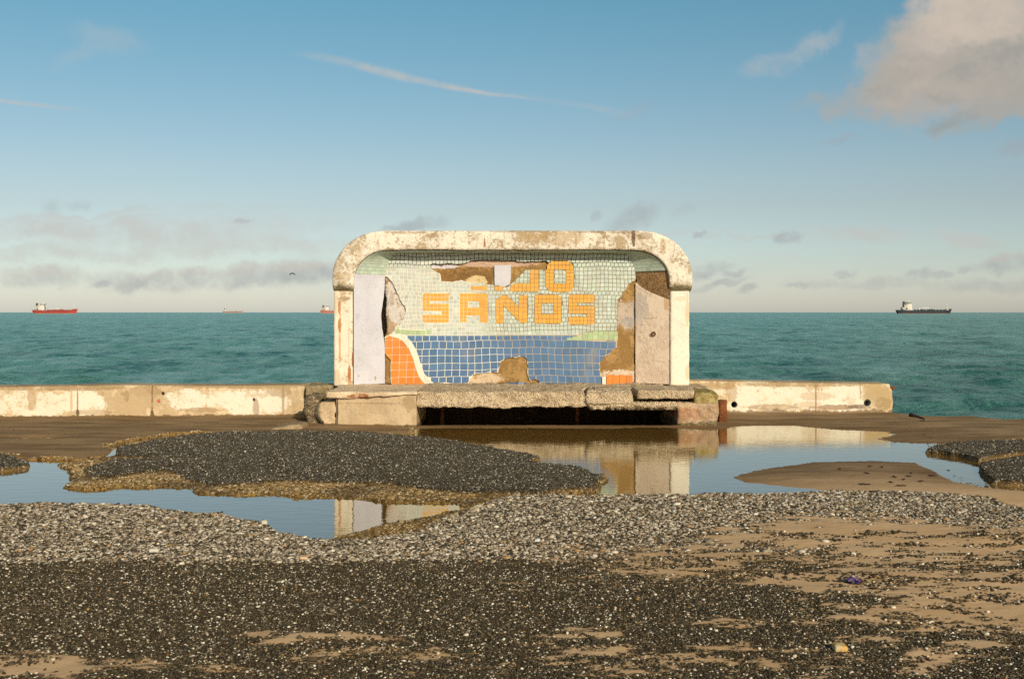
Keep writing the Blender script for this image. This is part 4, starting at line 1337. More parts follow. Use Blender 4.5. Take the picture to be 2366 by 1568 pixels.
# ================================================================== BENCH / PLINTH
YF = 14.70
def FX(x, Y=YF): return (x - CX) / FPX * Y
def FZ(y, Y=YF): return H - (y - HY) / FPX * Y
bench = empty("concrete_bench", (0, YF, 0), "broken concrete bench slab over a dark void below the mosaic shelter", "bench")
m_slab = concrete("slab_cement", (0.82, 0.64, 0.42), (0.64, 0.48, 0.30), cover=0.6, stain=0.5, speck=0.7, streak=0.05, scale=1.5, bump=0.02, aggregate=0.75)
m_pier = concrete("pier_cement", (0.60, 0.46, 0.29), (0.52, 0.39, 0.24), cover=0.6, stain=0.25, speck=0.35, streak=0.12, scale=1.2, bump=0.006,
                  spots=[(FX(838), FZ(902), .22, .035, RUST, .8), (FX(862), FZ(931), .42, .005, (.2, .13, .07), .6), (FX(900), FZ(934), .3, .004, (.2, .13, .07), .5), (FX(779), FZ(950), .012, .22, (.06, .04, .02), .9), (FX(945), FZ(930), .10, .12, (.33, .22, .12), .6), (FX(757), FZ(952), .10, .12, (.50, .33, .16), .6), (FX(842), FZ(950), .03, .2, (.5, .36, .2), .5), (FX(960), FZ(975), .06, .08, (.4, .28, .14), .5)], foot=(0.012, 0.02, (.09, .075, .03), .85))
m_block = concrete("weathered_block", (0.50, 0.34, 0.22), (0.42, 0.26, 0.15), cover=0.5, stain=0.5, speck=0.6, streak=0.0, scale=1.6, bump=0.014, aggregate=0.3,
                   spots=[(FX(1585), FZ(950), .14, .10, (.40, .18, .08), .7), (FX(1612), FZ(955), .16, .1, (.42, .22, .12), .5), (FX(1638), FZ(912), .16, .08, (.24, .19, .06), .9), (FX(1600), FZ(925), .3, .1, (.6, .46, .3), .6)], foot=(0.05, 0.05, (.085, .075, .025), .85))

def slab_warp(seed, bite=0.05):
    def w(P):
        Q = P.copy()
        fr = sstep(YF + 0.35 - P[:, 1], 0, 0.35)
        Q[:, 1] += fr * (fbm(P * np.array([3, 0, 4]) + seed, 5, seed, 0.62) * bite * 1.5 + 0.02)
        lowf = sstep(0.32 - P[:, 2], 0, 0.08)
        Q[:, 2] += lowf * fr * (fbm(P * np.array([9, 3, 0]) + 5, 5, seed + 3, 0.65) * 0.034 + 0.006)
        Q[:, 2] += (P[:, 2] > 0.40) * fbm(P * np.array([2.2, 3, 1]), 4, seed + 5) * 0.012
        return Q
    return w
# cut the upper front corner back on the right so that the loose pieces find room
def cut_front(P):
    Q = slab_warp(11)(P)
    k = sstep(P[:, 0] - FX(1346), 0, 0.10) * sstep(YF + 0.75 - P[:, 1], 0, 0.12) * sstep(P[:, 2] - 0.33, 0, 0.03)
    Q[:, 2] -= k * 0.155
    return Q
V, F = rough_box(FX(961), FX(1568), YF, 16.95, FZ(942), ZB - 0.004, 0.022, 0.030, 0.018, 11, 141, cut_front)
build("seat_slab", V, F, m_slab, bench)
def tilt(ax, az, cx, cy, cz, seed):
    w0 = slab_warp(seed, 0.06)
    def w(P):
        Q = w0(P)
        Q[:, 2] += (Q[:, 0] - cx) * ax + (Q[:, 1] - cy) * az
        return Q
    return w
V, F = rough_box(FX(1354), FX(1464), YF - 0.02, YF + 0.72, FZ(928), 0.462, 0.022, 0.032, 0.012, 9, 151, lambda P: (lambda Q: np.column_stack([Q[:, 0] + (Q[:, 1] - YF) * -0.10 + 0.22 * (Q[:, 1] - YF) * (Q[:, 0] < FX(1380)), Q[:, 1], Q[:, 2] - 0.03 * (Q[:, 1] < YF + .1)]))(slab_warp(17, .04)(P)))
build("loose_slab_piece", V, F, m_slab, bench)
V, F = rough_box(FX(1474), FX(1604), YF + 0.03, YF + 0.9, FZ(921), 0.462, 0.022, 0.032, 0.012, 9, 152, slab_warp(23, .05))
build("loose_slab_piece", V, F, m_slab, bench)
# left pier, its broken corner, right pier
V, F = rough_box(FX(776), FX(962), YF + 0.01, 16.9, -0.06, ZB - 0.012, 0.03, 0.012, 0.006, 5, 161, lambda P: (lambda Q: np.column_stack([Q[:, 0] + 0.02 * fbm(Q * 4, 3, 5) * (P[:, 0] > FX(955)), Q[:, 1], Q[:, 2] - 0.05 * sstep(FX(830) - P[:, 0], 0, .3) * sstep(P[:, 2] - .3, 0, .1) * sstep(YF + .3 - P[:, 1], 0, .3) + 0.006 * fbm(Q * 3, 3, 6)]))(P))
build("pier", V, F, m_pier, bench)
def crust_warp(P):
    Q = P.copy()
    f = sstep(YF + 0.25 - P[:, 1], 0, 0.25)
    Q[:, 1] += f * 0.05 * fbm(P * np.array([3, 0, 3]), 4, 301)
    low = sstep(0.42 - P[:, 2], 0, 0.05) * f
    Q[:, 2] += low * (0.05 * fbm(P * np.array([2.4, 0, 0]) + 3, 4, 302) + 0.03 * sstep(P[:, 0] - FX(850), 0, .6))
    Q[:, 0] += 0.04 * fbm(P * 4, 4, 303) * (P[:, 0] < FX(765))
    return Q
m_crust = concrete("crust_cement", (0.82, 0.64, 0.43), (0.66, 0.50, 0.32), cover=0.55, stain=0.35, speck=0.6, streak=0.0, scale=1.8, bump=0.012, aggregate=0.15, spots=[(FX(832), FZ(914), .16, .028, RUST, .9), (FX(850), FZ(918), .12, .016, (.25, .07, .02), .8)])
V, F = rough_box(FX(755), FX(964), YF - 0.035, 16.3, 0.372, ZB - 0.003, 0.022, 0.022, 0.012, 8, 304, crust_warp)
build("top_crust", V, F, m_crust, bench)
def corner_warp(P):
    Q = P.copy()
    t = sstep(FX(742) - P[:, 0], 0, 0.10)
    Q[:, 1] += t * 0.14 + 0.03 * fbm(P * 5, 3, 8)
    Q[:, 2] -= 0.05 * sstep(FX(750) - P[:, 0], 0, .14) * sstep(P[:, 2] - 0.2, 0, .1)
    Q[:, 0] += 0.03 * fbm(P * 6, 3, 9) + 0.05 * sstep(0.14 - P[:, 2], 0, 0.14) * (P[:, 0] < FX(745))
    return Q
V, F = rough_box(FX(727), FX(774), YF + 0.02, YF + 0.95, 0.0, FZ(928, 14.75), 0.02, 0.03, 0.018, 9, 162, corner_warp)
build("broken_corner", V, F, concrete("corner_cement", (0.70, 0.53, 0.33), (0.56, 0.40, 0.23), cover=0.6, stain=0.3, speck=0.6, streak=0.1, scale=1.8, bump=0.012, aggregate=0.15, foot=(0.03, 0.03, (.12, .09, .04), .8)), bench)
m_core = concrete("core_cement", (0.34, 0.25, 0.14), (0.18, 0.13, 0.07), cover=0.45, stain=0.6, stain_col=(0.05, 0.035, 0.015), speck=0.9, streak=0.1, scale=1.6, bump=0.03, aggregate=0.6)
V, F = rough_box(FX(703, 15.0), FX(738, 15.0), 14.92, 16.0, -0.02, 0.34, 0.022, 0.09, 0.03, 8, 163, lambda P: np.column_stack([P[:, 0] + 0.06 * sstep(0.2 - P[:, 2], 0, .2), P[:, 1], P[:, 2]]))
build("rubble_core", V, F, m_core, bench)
V, F = rough_box(FX(707, 16.0), FX(768, 16.0), 15.98, 16.5, 0.0, 0.446, 0.025, 0.03, 0.015, 7, 167)
build("wall_remnant", V, F, concrete("remnant_cement", (0.48, 0.39, 0.22), (0.34, 0.26, 0.13), cover=0.5, stain=0.5, speck=0.8, scale=1.6, bump=0.02, aggregate=0.4), bench)
V, F = rough_box(FX(1606), FX(1663), YF + 0.06, YF + 1.0, 0.27, 0.425, 0.02, 0.05, 0.03, 8, 168, lambda P: np.column_stack([P[:, 0], P[:, 1], P[:, 2] + 0.03 * (P[:, 0] - FX(1635)) * -1]))
build("mossy_lump", V, F, concrete("mossy_cement", (0.42, 0.33, 0.14), (0.27, 0.21, 0.07), cover=0.5, stain=0.4, speck=0.7, scale=2, bump=0.012), bench)
def rp_warp(P):
    Q = P.copy()
    lw = sstep(0.16 - P[:, 2], 0, 0.2)
    Q[:, 0] -= lw * 0.03
    Q[:, 1] += 0.03 * fbm(P * 4, 4, 12) + 0.05 * sstep(P[:, 2] - 0.25, 0, 0.2)
    Q[:, 0] += 0.025 * fbm(P * 5, 3, 13)
    return Q
V, F = rough_box(FX(1567), FX(1661), YF + 0.02, 16.4, -0.08, 0.30, 0.022, 0.045, 0.02, 8, 164, rp_warp)
build("pier", V, F, m_block, bench)
V, F = rough_box(FX(1575), FX(1668), YF + 0.9, 16.75, 0.2, ZB - 0.005, 0.04, 0.02, 0.03, 6, 165)
build("rear_slab", V, F, m_slab, bench)
# props in the void, back wall of the void
m_dark = concrete("void_shade_cement", (0.03, 0.02, 0.012), (0.02, 0.013, 0.008), cover=0.5)  # near-black colour paints the void's shade onto its back wall
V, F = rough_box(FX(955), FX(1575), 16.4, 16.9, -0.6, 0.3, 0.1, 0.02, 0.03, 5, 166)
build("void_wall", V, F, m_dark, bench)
for xx in (1010, 1345):
    V, F = rough_box(FX(xx) - .025, FX(xx) + .025, YF + 1.05, YF + 1.10, -0.56, 0.3, 0.03, 0.006, 0.01, 12, xx)
    build("iron_prop", V, F, m_rust, bench)

# ================================================================== SEA WALLS
def lw_warp(P):
    Q = P.copy()
    u = (P[:, 0] + 8.0) / 5.05
    Q[:, 1] += 0.32 * u
    Q[:, 2] += 0.006 * np.sin(P[:, 0] * 2) * (P[:, 2] > .3)
    e = sstep(P[:, 0] + 3.10, 0, 0.2)
    Q[:, 0] -= e * 0.05 * np.abs(fbm(P * 5, 3, 14))
    return Q
def wl(x, y): return ((x - CX) / FPX * 15.9, H - (y - HY) / FPX * 15.9)
def sp(x, y, rx, ry, col, k): 
    X, Z = wl(x, y)
    return (X + 2.94, Z, rx / 165.3, ry / 165.3, col, k)
BUFF = (0.56, 0.42, 0.25)
lspots = [sp(60, 930, 50, 32, CREAM, .9), sp(110, 935, 50, 30, CREAM, .9), sp(180, 928, 56, 30, CREAM, .95), sp(205, 938, 40, 28, WHITE, .9), sp(430, 925, 48, 26, WHITE, .95), sp(520, 926, 60, 26, WHITE, .95), sp(560, 935, 62, 32, WHITE, .95), sp(620, 930, 42, 30, WHITE, .95),
          sp(6, 930, 22, 30, CREAM, .8), sp(150, 896, 200, 6, (.34, .23, .12), .8), sp(560, 893, 180, 6, (.36, .25, .13), .8), sp(330, 905, 40, 10, (.34, .23, .12), .7), sp(640, 905, 30, 14, (.40, .28, .15), .7), sp(470, 948, 60, 6, (.38, .26, .14), .7), sp(210, 952, 60, 6, (.38, .26, .14), .6), sp(75, 915, 10, 26, (.46, .31, .16), .7), sp(-160, 930, 120, 28, CREAM, .9), sp(290, 914, 5, 14, (.12, .06, .03), .85), sp(285, 910, 10, 5, (.14, .07, .03), .8), sp(373, 909, 3.5, 4, (.05, .03, .02), 1), sp(363, 927, 4, 5, (.5, .08, .04), .8), sp(581, 925, 3.5, 4, (.05, .03, .02), 1),
          sp(586, 945, 8, 22, (.3, .18, .09), .6), sp(348, 930, 2.2, 44, (.22, .13, .06), .9), sp(179, 935, 1.8, 40, (.3, .19, .1), .8), sp(348, 958, 5, 10, (.1, .06, .02), .8), sp(179, 955, 4, 9, (.1, .06, .02), .8), sp(300, 930, 50, 38, (.52, .38, .22), .7), sp(648, 925, 3, 40, (.36, .24, .13), .7), sp(165, 930, 3, 34, (.55, .33, .16), .6)]
m_lw = concrete("left_wall_paint", (0.72, 0.57, 0.37), BUFF, cover=0.42, stain=0.5, stain_col=(0.27, 0.18, 0.09), speck=0.5, streak=0.28, scale=1.0, spots=lspots, foot=(0.025, 0.035, (.10, .07, .03), .85))
lwall = empty("sea_wall", (-2.94, 16.0, 0), "long low cream sea wall with flaking white paint left of the shelter", "sea wall")
V, F = rough_box(-12.0, FX(704, 16.02), 15.78, 16.30, -0.10, 0.441, 0.05, 0.008, 0.014, 3, 171, lw_warp)
build("wall_body", V, F, m_lw, lwall)
# right wall
def rw_warp(P):
    Q = P.copy()
    Q[:, 2] += -0.052 * np.clip((P[:, 0] - 2.56) / 2.98, 0, 1) * (P[:, 2] / 0.48)
    Q[:, 1] += 0.10 * (P[:, 0] - 2.56) / 2.98
    e = sstep(P[:, 0] - 5.36, 0, 0.18)
    Q[:, 0] += e * 0.03 * fbm(P * 6, 3, 15) - e * 0.04 * sstep(P[:, 2] - .36, 0, .1)
    return Q
def spr(x, y, rx, ry, col, k):
    Y = 16.42
    return ((x - CX) / FPX * Y - 2.6, H - (y - HY) / FPX * Y, rx / 160, ry / 160, col, k)
TAN = (0.48, 0.35, 0.18)
rspots = [spr(1740, 912, 60, 30, WHITE, .9), spr(1800, 925, 56, 30, WHITE, .85), spr(1830, 908, 50, 20, WHITE, .8), spr(1720, 935, 40, 24, WHITE, .9), spr(1880, 925, 50, 26, WHITE, .85), spr(1950, 912, 60, 28, WHITE, .95), spr(1960, 930, 70, 24, WHITE, .95), spr(1640, 905, 40, 12, CREAM, .7),
          spr(2030, 912, 36, 34, TAN, .9), spr(1850, 888, 150, 6, (.36, .25, .13), .8), spr(1780, 940, 70, 7, (.36, .24, .12), .7), spr(1930, 941, 60, 6, (.30, .18, .09), .75), spr(2040, 935, 20, 16, (.34, .24, .12), .6), spr(1640, 891, 60, 9, (.36, .24, .11), .6), spr(1600, 888, 30, 8, (.4, .26, .12), .5), spr(1690, 905, 14, 26, (.38, .24, .11), .5), spr(1885, 915, 46, 10, (.52, .36, .2), .5), spr(1870, 935, 30, 8, (.55, .4, .24), .5), spr(1990, 895, 1.6, 24, (.3, .2, .1), .5),
          spr(1990, 920, 3, 60, (.3, .2, .1), .0), spr(1990, 940, 30, 6, (.12, .07, .04), .6), spr(1989, 918, 1.8, 40, (.26, .15, .08), .0), spr(1886, 925, 1.8, 38, (.3, .18, .1), .85)]
m_rw = concrete("right_wall_paint", (0.74, 0.60, 0.40), (0.55, 0.41, 0.23), cover=0.5, stain=0.35, speck=0.55, streak=0.24, scale=1.0, spots=rspots, foot=(0.055, 0.05, (.15, .09, .045), .75))
rwall = empty("sea_wall", (2.6, 16.4, 0), "short low white-painted sea wall with two round drain holes right of the shelter", "sea wall")
V, F = rough_box(2.50, FX(2064, 16.46), 16.38, 16.95, -0.12, 0.484, 0.045, 0.010, 0.018, 3, 172, rw_warp)
wb = build("wall_body", V, F, m_rw, rwall)
def cyl(c, r, y0, y1, n=24, r2=None):
    V, F = [], []
    r2 = r if r2 is None else r2
    for k in range(n):
        a = 2 * math.pi * k / n
        V += [(c[0] + r * math.cos(a), y0, c[1] + r * math.sin(a)), (c[0] + r2 * math.cos(a), y1, c[1] + r2 * math.sin(a))]
    F = [(2 * k, 2 * k + 1, (2 * k + 3) % (2 * n), (2 * k + 2) % (2 * n)) for k in range(n)]
    F += [tuple(2 * k for k in range(n)), tuple(2 * k + 1 for k in reversed(range(n)))]
    return np.array(V), F
m_pipe = plain("drain_pipe_iron", (0.05, 0.055, 0.06), 0.35, 0.2, 30)
HOLESR = [(1696.5, 934.5), (2007.5, 930.5)]
cutters = []
for (x, y) in HOLESR:
    c = up(x, y, 16.40)
    V, F = cyl(c, 0.045, 16.0, 16.80)
    co_ = build("cutter", V, F, m_rw, None, False)
    md = wb.modifiers.new("hole", 'BOOLEAN')
    md.operation = 'DIFFERENCE'
    md.object = co_
    md.solver = 'EXACT'
    cutters.append(co_)
dg = bpy.context.evaluated_depsgraph_get()
me2 = bpy.data.meshes.new_from_object(wb.evaluated_get(dg))
wb.modifiers.clear()
wb.data = me2
for c in cutters: bpy.data.objects.remove(c, do_unlink=True)
for (x, y) in HOLESR:
    c = up(x, y, 16.40)
    # open pipe: outer and inner skin with a thin lip, closed far back
    Vs, Fs = [], []
    nseg = 24
    for (r, yy) in ((0.044, 16.75), (0.044, 16.445), (0.037, 16.445), (0.037, 16.74)):
        for k in range(nseg):
            a = 2 * math.pi * k / nseg
            Vs.append((c[0] + r * math.cos(a), yy, c[1] + r * math.sin(a)))
    for ring in range(3):
        for k in range(nseg):
            Fs.append((ring * nseg + k, ring * nseg + (k + 1) % nseg, (ring + 1) * nseg + (k + 1) % nseg, (ring + 1) * nseg + k))
    Fs.append(tuple(3 * nseg + k for k in range(nseg)))
    build("drain_pipe", Vs, Fs, m_pipe, rwall)
bxp = FX(2058, 16.5)
V, F = cat([rough_box(bxp - .03, bxp + .075, 16.48, 16.60, .362, .392, .02, .006, .005, 20, 5), rough_box(bxp - .02, bxp + .05, 16.52, 16.56, .27, .37, .02, .006, .005, 20, 6, lambda P: np.column_stack([P[:, 0] - (P[:, 0] - bxp + .02) * (0.37 - P[:, 2]) * 8, P[:, 1], P[:, 2]]))])
build("iron_bracket", V, F, m_rust, rwall)

# ================================================================== SMALL THINGS ON THE SHORE
# rusty post beside the right pier
px, py = at(1669, 963)
post = empty("rusty_post", (px, 15.15, 0), "short rust-brown iron post stub between the right pier and the drain hole wall", "post")
V, F = rough_box(FX(1662, 15.1), FX(1681, 15.1), 15.12, 15.24, -0.05, FZ(924, 15.1), 0.018, 0.010, 0.012, 14, 181)
build("post_stub", V, F, m_rust, post)
# concrete lump at the foot of the bench
V, F = rough_box(FX(632, 14.35), FX(706, 14.35), 14.12, 14.62, -0.05, 0.075, 0.025, 0.02, 0.05, 6, 182, lambda P: np.column_stack([P[:, 0], P[:, 1], P[:, 2] * (0.35 + 0.65 * sstep(P[:, 0] - FX(628, 14.35), 0, .28))]))
tag(build("concrete_lump", V, F, concrete("lump_cement", (0.46, 0.34, 0.2), (0.34, 0.24, 0.13), cover=.5, scale=2, bump=.01)), "low sandy concrete lump lying at the broken left foot of the bench", "rubble")
# dark stick on the right-hand sand
def tube(pts, rad, n=7):
    V, F = [], []
    pts = [Vector(p) for p in pts]
    for i, p in enumerate(pts):
        d = (pts[min(i + 1, len(pts) - 1)] - pts[max(i - 1, 0)]).normalized()
        u = d.cross(Vector((0, 0, 1)))
        u = u.normalized() if u.length > 1e-4 else Vector((1, 0, 0))
        w = u.cross(d)
        r = rad[i] if isinstance(rad, (list, tuple)) else rad
        for k in range(n):
            a = 2 * math.pi * k / n
            V.append(tuple(p + u * r * math.cos(a) + w * r * math.sin(a)))
    for i in range(len(pts) - 1):
        for k in range(n):
            F.append((i * n + k, i * n + (k + 1) % n, (i + 1) * n + (k + 1) % n, (i + 1) * n + k))
    F += [tuple(reversed(range(n))), tuple((len(pts) - 1) * n + k for k in range(n))]
    return np.array(V), F
m_wood = plain("wet_driftwood", (0.035, 0.022, 0.014), 0.8, 0.3, 30, 0.004)
s0 = at(2122, 970, .05); s1 = at(2158, 978, .03)
V, F = tube([(s0[0], 15.35, .09), (s0[0] + .07, 15.30, .075), (s0[0] + .14, 15.2, .05), (s1[0], 15.1, .035)], [.03, .02, .012, .008])
tag(build("stick", V, F, m_wood), "dark stick lying on the wet sand near the promenade edge", "stick")
# seaweed scraps on the sand spit
m_weed = plain("dried_seaweed", (0.035, 0.022, 0.012), 0.8, 0.3, 40)
WEED = [(1998, 1120, 30, "longest"), (2082, 1123, 26, "second longest"), (2155, 1096, 20, ""), (2100, 1100, 14, ""), (2088, 1109, 9, ""), (2010, 1079, 12, ""), (2003, 1095, 11, ""), (2066, 1103, 10, ""), (2128, 1112, 11, ""), (2190, 1081, 9, ""), (2058, 1115, 10, ""), (2106, 1092, 5, ""), (1940, 1085, 6, ""), (2038, 1080, 6, "")]
for (x, y, l, nm) in WEED:
    X, Y = at(x, y, .02)
    zg = float(ground_eval(np.array([X]), np.array([Y]))[0][0])
    ln = l / FPX * Y
    pts = [(X - ln / 2 + ln * k / 5, Y + random.uniform(-.02, .02), zg + 0.006 + random.uniform(0, .006)) for k in range(6)]
    V, F = tube(pts, [.002, .006, .007, .005, .005, .002], 6)
    lab = {"longest": "longest dark seaweed scrap at the near edge of the sand spit", "second longest": "curled dark seaweed scrap at the near edge right of the longest"}.get(nm, "small dark scrap of seaweed stranded on the sand spit in the puddle")
    tag(build("seaweed_scrap", V, F, m_weed), lab, "seaweed", "seaweed scraps on the sand spit")
# purple sweet wrapper and yellow stone
def crumple(c, sx, sy, sz, seed, n=14):
    V, F = [], []
    for i in range(n + 1):
        for j in range(n + 1):
            u, v = i / n * 2 - 1, j / n * 2 - 1
            V.append((c[0] + u * sx, c[1] + v * sy, c[2] + sz * 0.5))
    V = np.array(V)
    V[:, 2] += fbm((V - np.array(c)) * np.array([60, 40, 1]), 3, seed) * sz + sz * .4
    V[:, 0] += fbm((V - np.array(c)) * 55 + 8, 3, seed + 1) * sx * .3
    V[:, 1] += fbm((V - np.array(c)) * 55 + 3, 3, seed + 2) * sy * .3
    for i in range(n):
        for j in range(n):
            a = i * (n + 1) + j
            F.append((a, a + n + 1, a + n + 2, a + 1))
    nv_ = len(V)
    B = V.copy(); B[:, 2] -= 0.0015
    F = F + [tuple(reversed([q + nv_ for q in f])) for f in F]
    return np.vstack([V, B]), np.array(F)
X, Y = at(1972, 1352, .03)
zg = float(ground_eval(np.array([X]), np.array([Y]))[0][0])
V, F = crumple((X, Y, zg), 0.034, 0.055, 0.018, 191)
m, nt = new_mat("purple_foil")
co = N(nt, 'TexCoord', out=3)
f = noise(nt, co, 60, 3, .6)
finish(nt, mix(nt, smooth(nt, f, .52, .6), (.075, .025, .13), (.36, .28, .36)), 0.35, f, 0.004, 1, .6)
tag(build("sweet_wrapper", V, F, m, None, False), "crumpled shiny purple sweet wrapper on the foreground sand", "wrapper")
X, Y = at(1940, 1505, .03)
zg = float(ground_eval(np.array([X]), np.array([Y]))[0][0])
V, F = rough_box(X - .029, X + .029, Y - .03, Y + .03, zg - .005, zg + .026, .006, .008, .012, 40, 193)
tag(build("stone", V, F, concrete("ochre_stone", (0.66, 0.40, 0.10), (0.70, 0.55, 0.32), cover=.55, stain=.2, scale=14, bump=.002)), "ochre yellow stone alone in the dark foreground gravel", "stone")
X, Y = at(356, 1277, .03)
zg = float(ground_eval(np.array([X]), np.array([Y]))[0][0])
V, F = rough_box(X - .032, X + .032, Y - .02, Y + .02, zg, zg + .025, .007, .005, .012, 30, 195)
tag(build("stone", V, F, plain("pale_stone", (.62, .58, .48), .7)), "smooth pale grey stone, largest among the shingle at left", "stone")
X, Y = at(702, 1295, .03)
zg = float(ground_eval(np.array([X]), np.array([Y]))[0][0])
V, F = rough_box(X - .022, X + .022, Y - .025, Y + .025, zg, zg + .018, .007, .004, .008, 30, 196)
tag(build("stone", V, F, plain("peach_stone", (.72, .48, .27), .7)), "flat peach-coloured stone where the shingle meets the dark tarmac", "stone")

# ================================================================== SHIPS
def box(x0, x1, y0, y1, z0, z1):
    V = np.array([(x, y, z) for x in (x0, x1) for y in (y0, y1) for z in (z0, z1)], float)
    F = np.array([(0, 1, 3, 2), (4, 6, 7, 5), (0, 4, 5, 1), (2, 3, 7, 6), (0, 2, 6, 4), (1, 5, 7, 3)])
    return V, F
def hull(L, B, zs, fore, bow_h, stern_h):
    """lofted hull along x: stern at 0, bow at L"""
    S, V, F = 30, [], []
    ring = 7
    for i in range(S + 1):
        t = i / S
        b = B / 2 * min(1.0, 0.72 + t * 3) * (1.0 if t < 0.78 else max(0.02, 1 - ((t - 0.78) / 0.22) ** 2.2))
        top = zs + (stern_h if t < 0.16 else 0) + (bow_h * sstep(np.array([t]), .86, .93)[0])
        rake = fore * max(0, (t - 0.85) / 0.15)
        und = 0.03 * L * max(0, (0.06 - t) / 0.06)
        for k in range(ring):
            a = k / (ring - 1) * 2 - 1
            V.append((t * L + rake, a * b, top))
        for k in range(ring):
            a = 1 - k / (ring - 1) * 2
            V.append((t * L * 0.985 + und, a * b * 0.85, -2.0))
    R = 2 * ring
    for i in range(S):
        for k in range(R):
            F.append((i * R + k, i * R + (k + 1) % R, (i + 1) * R + (k + 1) % R, (i + 1) * R + k))
    F.append(tuple(range(R))); F.append(tuple(S * R + k for k in reversed(range(R))))
    return np.array(V), F
m_wh = plain("ship_white", (0.78, 0.72, 0.64), 0.5, 0.05, .2)
m_gl = plain("ship_windows", (0.09, 0.09, 0.08), 0.2, 0.1, 1)
m_fun = plain("ship_funnel", (0.10, 0.09, 0.09), 0.6, 0.1, 1)
def hull_mat(name, top, boot, streakc, zb=1.3):
    m, nt = new_mat(name)
    co = N(nt, 'TexCoord', out=3)
    x, y, z = sepxyz(nt, co)
    n = noise(nt, co, .12, 5, .6)
    n2 = noise(nt, co, .3, 4, .6, stretch=(1, 1, .2))
    c = mix(nt, math_(nt, 'MULTIPLY', smooth(nt, n2, .5, .7), .5), top, streakc)
    c = mix(nt, smooth(nt, math_(nt, 'ADD', z, n), zb + .3, zb + .7, 1, 0), c, boot)
    finish(nt, c, 0.5, None, spec=.3)
    return m
SEA_Z = -3.0
def ship(x0, L, Y, label, hm, dm, hs=10.5, bow=5.5, stern=1.5, B=22, deck='pipes', sup=(0.07, 0.28, 23), second=None):
    X = (x0 - CX) / FPX * Y
    e = empty("cargo_ship", (X, Y, SEA_Z), label, "ship", "tankers anchored along the horizon")
    def b(name, V, F, m, par=e, sm=False):
        V = np.asarray(V, float) + np.array([X, Y, SEA_Z])
        return build(name, V, F, m, par, sm)
    V, F = hull(L, B, hs, 0.030 * L, bow, stern)
    h = b("hull", V, F, hm, e, False)
    a0, a1, hh = sup
    z0 = hs + stern * .5
    sh = L / 150.0
    parts = [box(a0 * L, a1 * L, -9, 9, z0, z0 + hh * .36), box((a0 + .035) * L, (a1 - .005) * L, -8, 8, z0 + hh * .36, z0 + hh * .66), box((a0 + .075) * L, (a1 - .012) * L, -7.5, 7.5, z0 + hh * .66, z0 + hh * .86), box((a1 - .075) * L, (a1 + .004) * L, -11, 11, z0 + hh * .86, z0 + hh)]
    V, F = cat(parts)
    s = b("superstructure", V, F, m_wh)
    for lev in (.12, .26, .45, .58, .74):
        xa = (a0 + (.05 if lev < .36 else .06 if lev < .66 else .09)) * L
        yy = -9.05 if lev < .36 else (-8.05 if lev < .66 else -7.55)
        V, F = box(xa, (a1 - .02) * L, yy, yy + .3, z0 + hh * lev, z0 + hh * lev + .55)
        b("window_band", V, F, m_gl, s)
    V, F = box((a1 - .07) * L, a1 * L, -11.05, -10.8, z0 + hh * .905, z0 + hh * .965)
    b("bridge_window", V, F, m_gl, s)
    V, F = box((a0 + .06) * L, (a0 + .09) * L, -9.06, -8.8, z0 + hh * .08, z0 + hh * .30)
    b("doorway", V, F, m_gl, s)
    V, F = cat([box((a0 + .02) * L, (a0 + .062) * L, -3, 3, z0 + hh * .3, z0 + hh * 1.02), box((a0 + .028) * L, (a0 + .05) * L, -2, 2, z0 + hh * 1.02, z0 + hh * 1.1)])
    b("funnel", V, F, m_fun)
    V, F = cat([box((a1 - .05) * L - .5, (a1 - .05) * L + .5, -.5, .5, z0 + hh, z0 + hh * 1.25), box((a1 - .07) * L, (a1 - .03) * L, -.3, .3, z0 + hh * 1.14, z0 + hh * 1.17)])
    b("radar_mast", V, F, m_wh)
    V, F = cat([box(.935 * L - .6, .935 * L + .6, -.6, .6, hs + bow, hs + bow + 15 * sh), box(.92 * L, .95 * L, -1.5, 1.5, hs + bow, hs + bow + 3.2), box(.93 * L, .94 * L, -2, 2, hs + bow + 9 * sh, hs + bow + 9.6 * sh)])
    b("foremast", V, F, m_wh)
    dk = [box(.33 * L, .88 * L, -1.2, 1.2, hs + 1.2, hs + 2.4)] + [box((.34 + .06 * k) * L, (.345 + .06 * k) * L, -8, 8, hs, hs + 2.6) for k in range(9)]
    dk += [box(.46 * L, .52 * L, -7, 7, hs, hs + 3.2), box(.60 * L, .64 * L, -6, 6, hs, hs + 3.8), box(.66 * L, .68 * L, -4, 4, hs, hs + 4.2)]
    V, F = cat(dk)
    b("deck_pipes", V, F, dm)
    cr_ = [box(.425 * L - .9, .425 * L + .9, -.9, .9, hs, hs + 8 * sh), box(.43 * L, .60 * L, -.7, .7, hs + 7 * sh, hs + 8.3 * sh), box(.59 * L, .60 * L, -.6, .6, hs, hs + 7.2 * sh)]
    V, F = cat(cr_)
    b("deck_crane", V, F, second or m_wh)
    return e
red = hull_mat("red_hull", (0.36, 0.055, 0.040), (0.46, 0.26, 0.17), (0.27, 0.04, 0.03))
blk = hull_mat("black_hull", (0.030, 0.032, 0.045), (0.26, 0.16, 0.12), (0.06, 0.045, 0.04))
brn = hull_mat("brown_hull", (0.34, 0.22, 0.17), (0.45, 0.33, 0.26), (0.28, 0.17, 0.13))
rd2 = hull_mat("faded_red_hull", (0.46, 0.16, 0.12), (0.5, 0.3, 0.22), (0.36, 0.12, 0.09))
d_red = plain("red_deck_gear", (0.36, 0.10, 0.07), 0.6, .15, .3)
d_grn = plain("green_deck_gear", (0.045, 0.13, 0.09), 0.6, .15, .3)
s1_ = ship(76, 145, 3780, "bright red tanker with white stern house, leftmost on the horizon", red, d_red, hs=10.5, bow=5.2, sup=(.055, .27, 22))
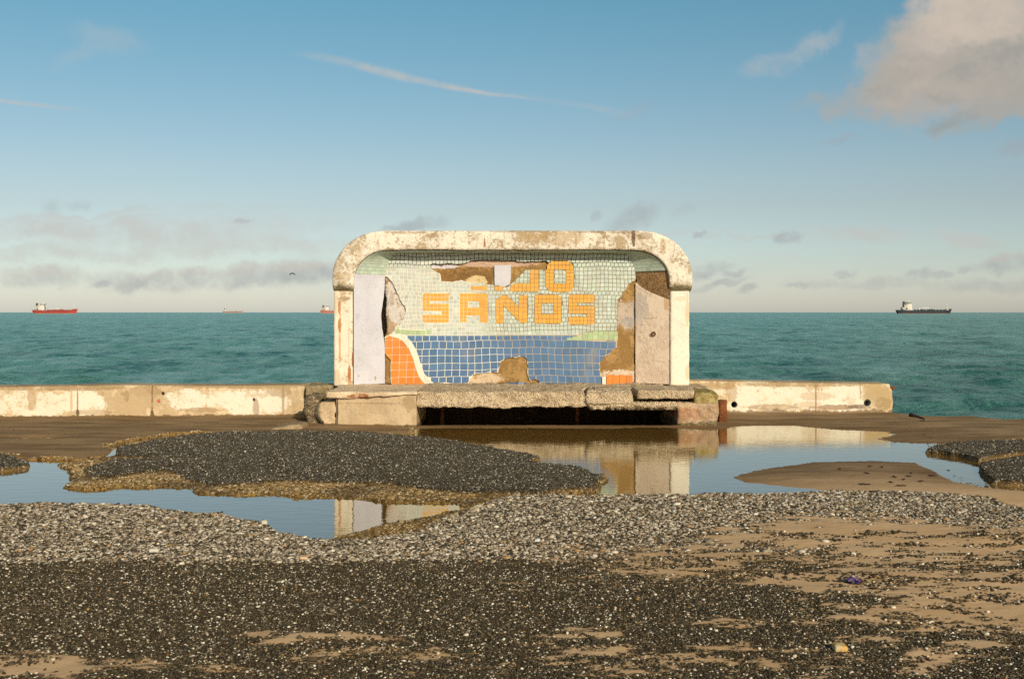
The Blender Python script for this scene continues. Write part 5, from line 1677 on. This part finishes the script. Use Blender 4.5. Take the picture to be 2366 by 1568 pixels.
s2_ = ship(2071, 160, 3370, "black tanker with green deck gear on the horizon at the right", blk, d_grn, hs=10, bow=4.4, sup=(.10, .275, 24))
s3_ = ship(515, 150, 8700, "small faint brown tanker far off between the red ships", brn, plain("brown_deck_gear", (.4, .28, .22), .7), hs=11, bow=5, sup=(.05, .17, 22))
s4_ = ship(740, 150, 4600, "red and white ship half hidden behind the shelter's left pillar", rd2, plain("white_deck_gear", (.7, .6, .55), .7), hs=11, bow=6, sup=(.04, .24, 20))
# pale name patch on the black bow
X2 = (2071 - CX) / FPX * 3370
V, F = box(.895 * 160, .95 * 160, -3.5, -3.2, 11.0, 12.9)
build("name_patch", V + np.array([X2, 3370 - 4.5, SEA_Z]), F, m_wh, s2_, False)

# ================================================================== BIRD
def bird():
    Y = 120.0
    sc = Y / FPX
    X, Z = (676 - CX) * sc, H + (HY - 632) * sc
    # spine of edges: wing tip - wrist - shoulder - shoulder - wrist - tip, tail - body - head
    pts = [(0, 0, 0), (0, -.16, .01), (0, .2, 0), (0, -.23, .015)]
    me = bpy.data.meshes.new("gull")
    P = [(-6.8, 0, -3.2), (-5.2, .2, .2), (-1.2, 0, .9), (0, 0, .8), (2.0, 0, .5), (4.4, .2, -1.0), (6.4, 0, -2.8), (0, -1.6, .7), (0, 2.0, .6)]
    V = [(p[0] * sc, p[1] * sc * 1.5, p[2] * sc) for p in P]
    E = [(0, 1), (1, 2), (2, 3), (3, 4), (4, 5), (5, 6), (3, 7), (3, 8)]
    me.from_pydata(V, E, [])
    me.materials.append(plain("dark_plumage", (0.012, 0.010, 0.009), 0.8, .1, 3))
    o = bpy.data.objects.new("gull", me)
    o.location = (X, Y, Z)
    COL.objects.link(o)
    md = o.modifiers.new("skin", 'SKIN')
    o.modifiers.new("sub", 'SUBSURF').levels = 2
    o.modifiers["sub"].render_levels = 2
    rad = [1.2, 1.3, 1.2, 1.4, 1.2, 1.1, 1.0, 1.0, .8]
    sv = me.skin_vertices[0].data
    for k, r in enumerate(rad):
        sv[k].radius = (r * sc, r * sc)
    sv[3].use_root = True
    return tag(o, "small dark gull gliding above the sea left of the shelter", "bird")
bird()
